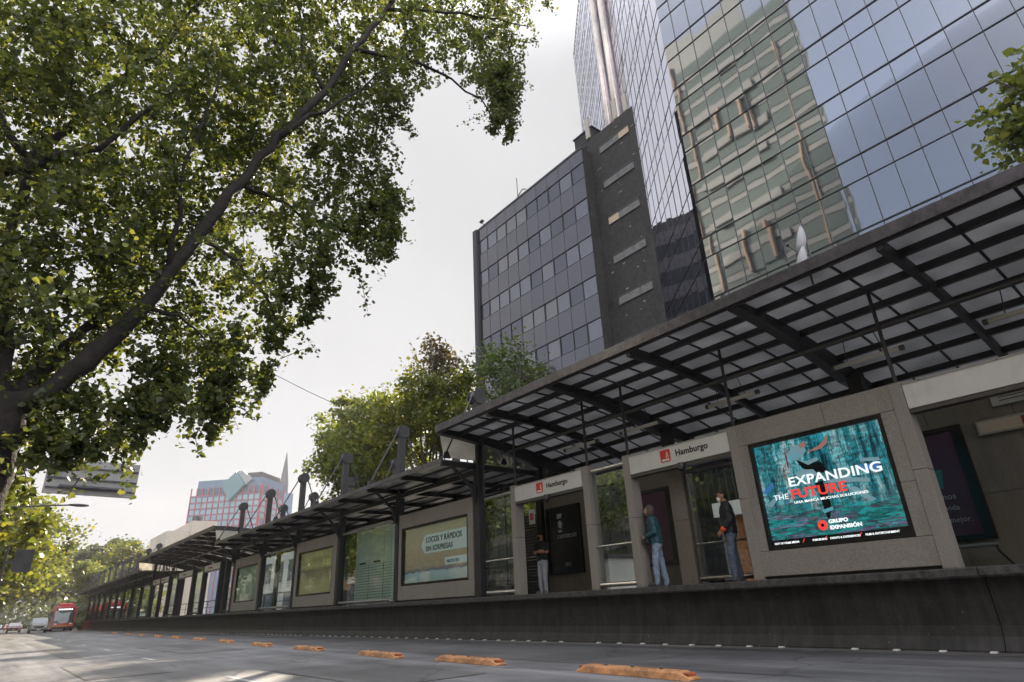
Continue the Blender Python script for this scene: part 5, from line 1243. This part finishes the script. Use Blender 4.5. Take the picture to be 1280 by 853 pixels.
    if glasses:
        gm = MB()
        for q in (-1, 1):
            s_ = MB(); s_.sphere((0, 0, 0), (.028, .008, .02), 12, 8); gm.add([H_(*(Vector(v) + Vector((q * .033, .094, .006)))) for v in s_.v], s_.f)
            gm.tube([H_(q * .06, .09, .01), H_(q * .08, .0, .01)], .004, 6)
        gm.tube([H_(-.01, .1, .008), H_(.01, .1, .008)], .004, 6)
        gm.build('glasses', M_FRAME, t, smooth=True)
    if bag:
        bg_ = MB(); bg_.obox((-.0, .20, .98), (.10, .0, 0), (0, .05, 0), (0, 0, .12)); bag_o = bg_.build('shoulder_bag', M_BAG, t, bevel=.03)
        MB().tube([(-.12, .0, 1.47), (-.02, .155, 1.30), (.02, .19, 1.08)], .013, 6).build('strap', M_BAG, bag_o)
    return t
hang = lambda s_, y=.02: ((s_ * .195, 0, 1.375), (s_ * .225, -.02 + y, 1.10), (s_ * .215, .07 + y, .86), (0, .15, -1), (-s_ * 1.0, 0.1, 0))
arms_dark = [((-.19, 0, 1.375), (-.22, -.03, 1.10), (-.17, .13, .93), (.3, .7, -.6), (.8, 0, -.3)), ((.19, 0, 1.375), (.22, -.03, 1.10), (.20, .06, .87), (0, .35, -1), (-1, .1, 0))]
arms_teal = [((-.19, .02, 1.36), (-.215, .0, 1.09), (-.10, .20, 1.02), (.6, .6, .0), (.3, -.4, -1)), ((.19, .02, 1.36), (.22, -.02, 1.08), (.20, .08, .85), (0, .3, -1), (-1, .1, 0))]
arms_cross = [((-.195, 0, 1.375), (-.235, .03, 1.12), (.06, .175, 1.125), (1, -.05, .05), (.1, -1, 0)), ((.195, 0, 1.375), (.235, .03, 1.12), (-.06, .215, 1.15), (-1, -.1, .0), (-.1, -1, -.1))]
p3 = person('man in dark jacket with white mask and blue jeans, facing left by the bright screen', (11.14, 7.12, 1.1), math.radians(33), 1.73, skin('skin_tan', (.36, .2, .13)), M_NAVY, M_JEAN, M_SHOE, M_HAIR, arms_dark, mask=M_MASK, head_tilt=math.radians(-4), feet=((.1, .05), (-.1, -.05)))
for cuff_y in (0,):
    MB().capsule((-.180, .105, .955), (-.172, .125, .935), .052, .050, 12).build('cuff', M_CUFF, p3, smooth=True)
    MB().capsule((.201, .045, .915), (.200, .058, .885), .050, .048, 12).build('cuff', M_CUFF, p3, smooth=True)
person('grey haired person in teal jacket and pale jeans in the doorway with dark bag', (11.18, 9.0, 1.1), math.radians(36), 1.70, skin('skin_warm', (.42, .25, .17)), M_TEAL, M_JEANL, M_SHOE, M_HAIRG, arms_teal, hair='long', lean=.05, head_tilt=math.radians(8), feet=((.1, .08), (-.1, -.10)), bag=True)
person('man in black shirt, cap and dark glasses with crossed arms and pale jeans', (12.1, 13.9, 1.1), math.radians(96), 1.66, skin('skin_brown', (.40, .20, .13)), M_BLKT, M_JEANP, M_SHOEG, M_HAIR, arms_cross, long_sleeve=False, mask=M_BLKT, cap=M_BLKT, glasses=True, jacket=False, feet=((.1, .03), (-.1, -.0)), head_yaw=math.radians(-8))
M_REDJ = mat('red_jacket', (.4, .03, .03), .7)
person('person in red jacket standing in a far doorway beyond the posters', (11.5, 44.8, 1.1), math.radians(60), 1.68, skin('skin_far', (.4, .24, .16)), M_REDJ, M_JEAN, M_SHOE, M_HAIR, [hang(-1), hang(1)])
person('person in teal shirt standing at the second far door', (11.7, 53.6, 1.1), math.radians(120), 1.7, skin('skin_far2', (.4, .24, .16)), M_GRN, M_JEAN, M_SHOE, M_HAIR, [hang(-1), hang(1)])

# ------------------------------------------------------------------ trees
import numpy as np
rng = np.random.default_rng(5)
def leaf_mesh(centres, size, name, m, parent, up=.35, droop=.0, shape=0):
    """one broad leaf per centre, each folded along its midrib"""
    n = len(centres); C_ = np.asarray(centres, float)
    nr = rng.normal(size=(n, 3)); nr[:, 2] = np.abs(nr[:, 2]) * (1 + up) + up; nr /= np.linalg.norm(nr, axis=1)[:, None]
    d = rng.normal(size=(n, 3)); d[:, 2] -= droop; d -= nr * (d * nr).sum(1)[:, None]; d /= np.linalg.norm(d, axis=1)[:, None]
    l = np.cross(nr, d); s = size * rng.uniform(.5, 1.5, n)[:, None]
    fold = rng.uniform(.05, .35, n)[:, None]
    a = C_ - d * s * .5
    v = np.stack([a, a + d * s * .30 + l * s * .46 + nr * s * fold * .5, a + d * s * .68 + l * s * .30 + nr * s * fold * .4, a + d * s * 1.05 - nr * s * .08,
                  a + d * s * .68 - l * s * .30 + nr * s * fold * .4, a + d * s * .30 - l * s * .46 + nr * s * fold * .5], 1).reshape(-1, 3)
    f = (np.arange(n) * 6)[:, None, None] + np.array([[0, 1, 2, 3], [0, 3, 4, 5]])[None]
    me = bpy.data.meshes.new(name); me.vertices.add(len(v)); me.vertices.foreach_set('co', v.ravel())
    f = f.reshape(-1, 4); me.loops.add(f.size); me.loops.foreach_set('vertex_index', f.ravel().astype(np.int32))
    me.polygons.add(len(f)); me.polygons.foreach_set('loop_start', (np.arange(len(f)) * 4).astype(np.int32))
    me.materials.append(m); me.update(calc_edges=True); me.validate()
    o = bpy.data.objects.new(name, me); COL.objects.link(o); o.parent = parent
    return o
M_LF = leaf_mat('plane_leaf', (.040, .060, .025), (.076, .104, .044), (.14, .155, .058), .47)
M_LFS = leaf_mat('sunny_leaf', (.05, .075, .014), (.10, .125, .022), (.20, .20, .035), .42)
M_LFM = leaf_mat('mid_leaf', (.06, .085, .03), (.11, .14, .045), (.18, .20, .06), .48)
M_LFP = leaf_mat('pale_leaf', (.04, .07, .03), (.08, .12, .05), (.13, .17, .07), .38)
M_LFR = leaf_mat('russet_leaf', (.04, .035, .025), (.07, .06, .035), (.1, .09, .04), .3)
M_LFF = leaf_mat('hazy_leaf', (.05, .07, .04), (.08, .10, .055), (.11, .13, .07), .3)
def limb(b, pts, r0, r1, n=8, wob=.05):
    """tapered limb through the given points with a little wander"""
    P_ = [Vector(p) for p in pts]; out = []
    for i in range(len(P_) - 1):
        for k in range(4):
            t_ = k / 4; p = P_[i].lerp(P_[i + 1], t_)
            if i or k: p = p + Vector((U(-wob, wob), U(-wob, wob), U(-wob, wob)))
            out.append(p)
    out.append(P_[-1]); N = len(out)
    b.tube(out, [(r0 + (r1 - r0) * (i / (N - 1)) ** .8) * (U(.9, 1.12) if 0 < i < N - 1 else 1) for i in range(N)], n)

# the large tree over the road
big = thing('street_tree', 'large leaning tree with dark limb whose leaves hang over the road', 'tree', (0, 0, 0))
b = MB()
limb(b, [(-.48, 9.0, -.1), (-.42, 9.0, .8), (-.37, 9.0, 1.8), (-.36, 9.0, 2.8), (-.34, 9.0, 3.45)], .29, .215, 14, .012)
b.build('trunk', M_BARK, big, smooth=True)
b = MB()
limb(b, [(-.32, 9.0, 3.3), (-.02, 9.0, 3.55), (.38, 9, 4.2), (.78, 9, 4.95), (1.31, 9, 6.35), (1.75, 9, 7.5), (2.25, 9, 8.7), (3.0, 9, 10.2), (3.5, 9, 11.7), (4.2, 9, 13.4), (4.9, 9, 15.2)], .15, .04, 12, .035)
b.build('limb', M_BARK, big, smooth=True)
b = MB(); limb(b, [(-.36, 9, 3.3), (-.75, 9.3, 5.0), (-.9, 9.5, 7.0), (-.4, 9.6, 8.6), (.2, 9.8, 10), (.9, 10, 12.5)], .09, .03, 10, .05); b.build('limb', M_BARK, big, smooth=True)
b = MB(); limb(b, [(-.30, 9.05, 3.5), (.05, 9.6, 4.4), (.35, 9.9, 5.0), (.6, 10.2, 5.8), (.5, 10.4, 6.8)], .10, .04, 8, .03); b.build('limb', M_BARK, big, smooth=True)
b = MB(); limb(b, [(-2.2, 9.2, 5.6), (-1.2, 9.1, 6.3), (-.55, 9, 6.9), (-.05, 9, 7.4), (.5, 8.9, 8.6)], .085, .03, 8, .04); b.build('limb', M_BARK, big, smooth=True)
b = MB()
for pts, r0 in [([(2.25, 9, 8.7), (2.9, 8.8, 9.5), (4.2, 8.7, 11.4)], .06), ([(3.0, 9, 10.2), (2.6, 9.4, 11.5), (2.2, 9.6, 13.5)], .06), ([(1.31, 9, 6.35), (1.9, 9.1, 6.1), (2.5, 9.2, 5.6), (2.8, 9.2, 4.9)], .045), ([(1.75, 9, 7.5), (2.6, 9.2, 7.5), (3.6, 9.3, 7.3)], .045),
                ([(.78, 9, 4.95), (1.2, 9.2, 5.0), (1.9, 9.4, 4.8)], .035), ([(-.9, 9.5, 7), (-1.8, 9.3, 8.2), (-2.5, 9.2, 10)], .06), ([(3.5, 9, 11.7), (5, 8.9, 12.2), (6.6, 8.8, 12.0), (7.2, 8.8, 11.2)], .05), ([(-.02, 9, 3.6), (.6, 9.5, 3.5), (1.2, 9.8, 3.2)], .03), ([(4.2, 9, 13.4), (6, 8.6, 14.2), (8, 8.4, 15)], .05), ([(1.0, 9, 5.6), (.9, 8.6, 7.2), (1.1, 8.4, 9)], .05)]:
    b = MB(); limb(b, pts, r0, .012, 6, .05); b.build('branch', M_BARK, big, smooth=True)
OUT = [(-0.26, 0.962), (1.164, 2.212), (1.076, 1.849), (0.917, 1.675), (0.916, 1.422), (0.859, 1.238), (0.777, 1.133), (0.75, 1.248), (0.687, 1.369), (0.611, 1.248), (0.558, 1.215), (0.551, 1.119), (0.525, 1.031), (0.501, 0.926), (0.519, 0.721), (0.497, 0.664), (0.459, 0.699), (0.419, 0.638), (0.397, 0.595), (0.363, 0.61), (0.356, 0.506), (0.328, 0.483), (0.291, 0.427), (0.288, 0.339), (0.27, 0.302), (0.244, 0.36), (0.221, 0.412), (0.222, 0.356), (0.221, 0.276), (0.19, 0.253), (0.171, 0.307), (0.151, 0.382), (0.135, 0.392), (0.142, 0.302), (0.145, 0.247), (0.105, 0.225), (0.102, 0.191), (0.058, 0.176), (0.026, 0.163), (-0.061, 0.129)]
def inside(p, poly):
    c = False; j = len(poly) - 1
    for i in range(len(poly)):
        (xi, yi), (xj, yj) = poly[i], poly[j]
        if (yi > p[1]) != (yj > p[1]) and p[0] < (xj - xi) * (p[1] - yi) / (yj - yi) + xi: c = not c
        j = i
    return c
pts = []; cl = []
us = [p[0] for p in OUT]; vs_ = [p[1] for p in OUT]
tries = 0
while len(cl) < 1050 and tries < 40000:
    tries += 1
    # spread over the crown's face (x and z on the plane y = 9), denser low down where it is nearer
    u = U(min(us), max(us)); v = U(.1, max(vs_))
    if rnd() > (1.0 / (1 + .5 * u + .6 * v)) ** 1.7: continue
    if not inside((u, v), OUT): continue
    mrg = .006 + .02 * max(0, v - .1)
    if not all(inside((u + mrg * math.cos(q), v + mrg * math.sin(q)), OUT) for q in (0, 1.57, 3.14, 4.71, 5.5)): continue
    ul = np.interp(v, [.28, .36, .443, .6, .86, 1.03, 1.19], [-.03, .042, .087, .146, .25, .333, .39])
    if v < .66 and u > ul + .02 and rnd() > .16: continue
    if noise.noise(Vector((u * 9, v * 9, 3.1))) < -.30 - .3 * (u < .2): continue
    if math.hypot(u - .085, v - .35) < .03 or math.hypot(u - .105, v - .385) < .025: continue
    if any(math.hypot(u - a, v - c) < .0155 * (1 + .5 * v) for a, c, _ in cl): continue
    core = v > .40 and u < .25
    y = random.gauss(9.9 if core else 9.3, 1.0 if core else .6)
    if u > ul + .06 and v > .55 and rnd() < .58: continue
    if abs(u - ul) < .045 + .03 * v: y = U(9.5, 10.6)      # the limb stays in front of the leaves behind it
    cl.append((u, v, y))
twg = MB()
for u, v, y in cl:
    c = np.array([u * y, y, .96 + v * y]); edge = v < .32
    for j in range(random.choice((2, 3, 5, 6))):
        d = rng.normal(size=3); d[2] = d[2] * .6 - .35; d /= np.linalg.norm(d); L = U(.22, .5) if edge else U(.3, .8)
        s0_ = c + rng.normal(size=3) * (.10 if edge else .2); n = int(L * random.choice((44, 68, 88)))
        tt = rng.uniform(0, 1, n)[:, None]
        pts.append(s0_ + d * L * tt + np.array([0, 0, -.25]) * L * tt ** 2 + rng.normal(size=(n, 3)) * .065)
        if rnd() < .5: twg.tube([tuple(s0_), tuple(s0_ + d * L * .55 + np.array([0, 0, -.05 * L])), tuple(s0_ + d * L + np.array([0, 0, -.25 * L]))], [.009, .006, .003], 4, cap=False)
twg.build('twigs', M_BARK, big)['kind'] = 'stuff'
# a few long hanging sprays
for (u, v, L, wd) in [(.205, .43, 1.6, .24), (.19, .42, 1.3, .2), (.215, .46, 1.2, .2), (.272, .50, 1.75, .15), (.285, .53, 1.3, .16), (.335, .62, 1.3, .22), (.365, .65, 1.1, .18), (.485, .90, 2.1, .24), (.50, .86, 1.7, .18), (.46, .8, 1.2, .24), (.12, .40, 1.35, .26), (.10, .37, 1.0, .26), (.14, .38, 1.1, .2), (.84, 1.45, 2.6, .36), (.79, 1.4, 2.3, .3), (.04, .31, .9, .26), (.08, .30, .7, .26), (.005, .29, .8, .3), (.06, .26, .5, .26), (.11, .27, .4, .2), (-.03, .31, .9, .3), (.02, .24, .5, .26), (-.05, .25, .6, .3)]:
    y = U(8.7, 9.5); k = int(17 * L * wd / .22); base = np.array([u * y, y, .96 + v * y])
    for j in range(k):      # short side twigs off a drooping stem
        tj = rnd() ** .9; s0_ = base + np.array([.10 * math.sin(tj * 3), 0, -tj * L]); d = rng.normal(size=3); d[2] = -abs(d[2]) * .5 - .2; d /= np.linalg.norm(d)
        Lw = wd * (1.25 - .75 * tj) * U(.6, 1.4); n = int(16 + 54 * Lw); tt = rng.uniform(0, 1, n)[:, None]
        pts.append(s0_ + d * Lw * tt + rng.normal(size=(n, 3)) * .05)
leaf_mesh(np.concatenate(pts), .072, 'crown', M_LF, big, up=.2, droop=.4)

def tree(label, x, y, z0, trunk_h, lobes, nclump, nleaf, lsize, m, name='street_tree', group=None, spread=.5, tr=.2, trunk_m=M_BARKL, loose=1.0):
    """lobes: (dx, dy, z, rx, ry, rz) ellipsoids the leaf clumps sit on and in"""
    t = thing(name, label, 'tree', (x, y, z0), group)
    b = MB(); limb(b, [(0, 0, -.1), (U(-.15, .15), U(-.15, .15), trunk_h * .5), (U(-.2, .2), U(-.2, .2), trunk_h)], tr, tr * .65, 10, .03)
    top = Vector((0, 0, trunk_h))
    for dx, dy, z, rx, ry, rz_ in lobes:
        limb(b, [top - Vector((0, 0, .4)), (dx * .45, dy * .45, trunk_h + (z - trunk_h) * .55), (dx, dy, z), (dx + U(-.5, .5) * rx, dy + U(-.5, .5) * ry, z + rz_ * .7)], tr * .5, .03, 6, .12)
    b.build('trunk', trunk_m, t, smooth=True)
    P_ = []
    tot = sum(l[3] * l[4] + l[5] * l[3] for l in lobes)
    for dx, dy, z, rx, ry, rz_ in lobes:
        k = max(3, int(nclump * (rx * ry + rz_ * rx) / tot))
        dirs = rng.normal(size=(k, 3)); dirs /= np.linalg.norm(dirs, axis=1)[:, None]
        rad = rng.uniform(.35, 1.05, k)[:, None] ** .6
        cc = np.array([dx, dy, z]) + dirs * rad * np.array([rx, ry, rz_])
        for c in cc:
            r = spread * rng.uniform(.6, 1.4); nn = int(nleaf * rng.uniform(.5, 1.4))
            P_.append(c + rng.normal(size=(nn, 3)) * r * np.array([1, 1, .75]) * loose)
    leaf_mesh(np.concatenate(P_), lsize, 'crown', m, t, up=.3, droop=.2)
    return t
def crown(rx, ry, z, rz_, k):
    out = [(0, 0, z, rx * .6, ry * .6, rz_ * .75)]
    for i in range(k):
        a = 2 * math.pi * i / k + U(-.3, .3)
        out.append((rx * .55 * math.cos(a), ry * .55 * math.sin(a), z + U(-.35, .35) * rz_, rx * U(.38, .52), ry * U(.38, .52), rz_ * U(.4, .6)))
    return out
G0 = 'trees on the near pavement'
for k, y in enumerate((13.5, 21.5, 30)):
    tree('%s kerbside tree on the near pavement, mirrored in the station glass' % ORD[k], -7.2, y, .13, 2.6, crown(2.7, 3.2, 5.4, 2.6, 6), 70, 110, .2, M_LFM, group=G0, tr=.16, spread=.4)
G1 = 'trees behind the station'
tree('broad sunlit tree behind the flat roof, right of the rose and blue building', 24.5, 56, .14, 8, crown(4.8, 5.0, 14.0, 5.6, 7), 100, 125, .29, M_LFM, group=G1, tr=.28)
tree('tall green tree in the middle behind the flat roof', 24, 49, .14, 8, crown(5.0, 5.8, 14.8, 5.6, 7), 105, 130, .27, M_LFM, group=G1, tr=.26)
tree('green tree behind the near end of the flat roof, left of the dark building', 24, 40.5, .14, 7.5, crown(4.4, 5.4, 14.4, 5.8, 7), 105, 125, .25, M_LFS, group=G1, tr=.24)
tree('sparse russet tree top against the sky at the left edge of the dark building', 25.5, 40.5, .14, 12, crown(2.4, 3.0, 19.0, 2.6, 5), 40, 60, .24, M_LFR, group=G1, tr=.14, spread=.45)
tree('pale thin tree standing in front of the dark glass front', 24, 30, .14, 7, crown(2.6, 3.4, 13.8, 4.2, 6), 52, 60, .2, M_LFP, group=G1, tr=.15, spread=.45)
tree('leafy tree top showing above the canopy at the right edge', 22.5, -.9, .14, 8, crown(3.4, 3.9, 13.0, 2.6, 5), 70, 130, .2, M_LFM, group=G1, tr=.2, spread=.4)
tree('low leafy tree behind the lettered name boards', 21.5, 21, .14, 2.6, crown(2.4, 5.5, 5.6, 2.4, 6), 70, 130, .2, M_LFM, group=G1, tr=.16, spread=.4)
tree('low leafy tree behind the ochre poster', 22, 31, .14, 2.8, crown(2.4, 5.0, 6.2, 3.0, 6), 70, 130, .22, M_LFM, group=G1, tr=.16, spread=.4)
tree('low leafy tree behind the yellow poster', 22.5, 52, .14, 2.8, crown(2.4, 5.5, 6.0, 3.0, 6), 60, 120, .26, M_LFS, group=G1, tr=.16, spread=.5)
# the avenue on the left, each tree its own
GL = 'trees along the left kerb'
for k, (x, y, rx, z, rz_, m_, lb) in enumerate([
    (-2.9, 41, 4.6, 6.0, 3.6, M_LFS, 'sunlit yellow green tree just beyond the trunk of the large tree'),
    (-2.6, 53, 5.0, 6.6, 4.0, M_LFM, 'green street tree second in the left row behind the sunlit one'),
    (-2.3, 66, 5.6, 7.6, 4.6, M_LFS, 'bright street tree third in the left row'),
    (-2.0, 80, 6.6, 8.4, 5.2, M_LFM, 'darker street tree fourth in the left row'),
    (-1.2, 97, 8.2, 9.2, 6.0, M_LFS, 'bright street tree fifth in the left row, reaching over the road'),
    (-.5, 120, 9.5, 9.0, 6.6, M_LFM, 'tall street tree sixth in the left row, above the silver car'),
    (.5, 145, 11, 10.0, 7.0, M_LFS, 'bright tree arching over the road behind the red bus'),
    (1.5, 178, 11, 11, 7.5, M_LFF, 'hazy tree arching over the road far behind the bus')]):
    tree(lb, x, y, .13, z - rz_ * .6, crown(rx, rx * 1.05, z, rz_, 7), 80, 150, .20 + y * .0022, m_, group=GL, tr=.25, spread=.35 + rx * .055)
GR = 'trees beyond the far end of the station'
for k, (x, y, rx, z, rz_, m_, lb) in enumerate([
    (13.5, 128, 5.0, 7.5, 4.2, M_LFM, 'green tree at the far end of the platform'),
    (18, 139, 5.5, 10.5, 5.4, M_LFS, 'yellowish thin tree in front of the beige building'),
    (16.5, 158, 6.5, 12, 6.5, M_LFF, 'hazy tree left of the beige building'),
    (13, 190, 8, 11, 7, M_LFF, 'hazy tree farthest down the right side of the street')]):
    tree(lb, x, y, .0, z - rz_ * .6, crown(rx, rx, z, rz_, 6), 60, 130, .22 + y * .0020, m_, group=GR, tr=.25, spread=.4 + rx * .05)
# the wooded end of the street
far = [];
for k in range(900):
    a = np.array([rng.uniform(-40, 70), rng.uniform(250, 330), 0]); a[2] = rng.uniform(.2, 15)
    if k % 3 == 0: a[:] = (rng.choice((rng.uniform(-16, -3), rng.uniform(12.5, 22))), rng.uniform(125, 250), rng.uniform(.4, 5))
    far.append(a + rng.normal(size=(44, 3)) * np.array([1.7, 1.7, 1.2]))
fo = leaf_mesh(np.concatenate(far), 1.1, 'distant_woods', M_LFF, None); tag(fo, 'hazy mass of distant trees closing the end of the street', 'trees', kind='stuff')

# ------------------------------------------------------------------ air
HAZE = 0.0003
if HAZE:
    hz = MB().box(-330, 330, -120, 640, -1.6, 96).build('haze', bpy.data.materials.new('haze')); hz['kind'] = 'stuff'; hz['label'] = 'thin haze lying in the street'; hz['category'] = 'haze'
    hm = hz.data.materials[0]; hm.use_nodes = True; n_ = hm.node_tree; n_.nodes.remove(n_.nodes['Principled BSDF'])
    pv = n_.nodes.new('ShaderNodeVolumePrincipled'); pv.inputs['Density'].default_value = HAZE; pv.inputs['Color'].default_value = (.92, .94, 1, 1); pv.inputs['Anisotropy'].default_value = .3
    n_.links.new(pv.outputs[0], n_.nodes['Material Output'].inputs['Volume'])

# ------------------------------------------------------------------ render
sc.render.engine = 'CYCLES'
cy_ = sc.cycles; cy_.use_denoising = True
try: cy_.denoiser = 'OPENIMAGEDENOISE'
except Exception: pass
cy_.max_bounces = 10; cy_.transparent_max_bounces = 24; cy_.diffuse_bounces = 3; cy_.glossy_bounces = 5; cy_.transmission_bounces = 4; cy_.volume_bounces = 0; cy_.caustics_reflective = False; cy_.caustics_refractive = False
cy_.sample_clamp_indirect = 6
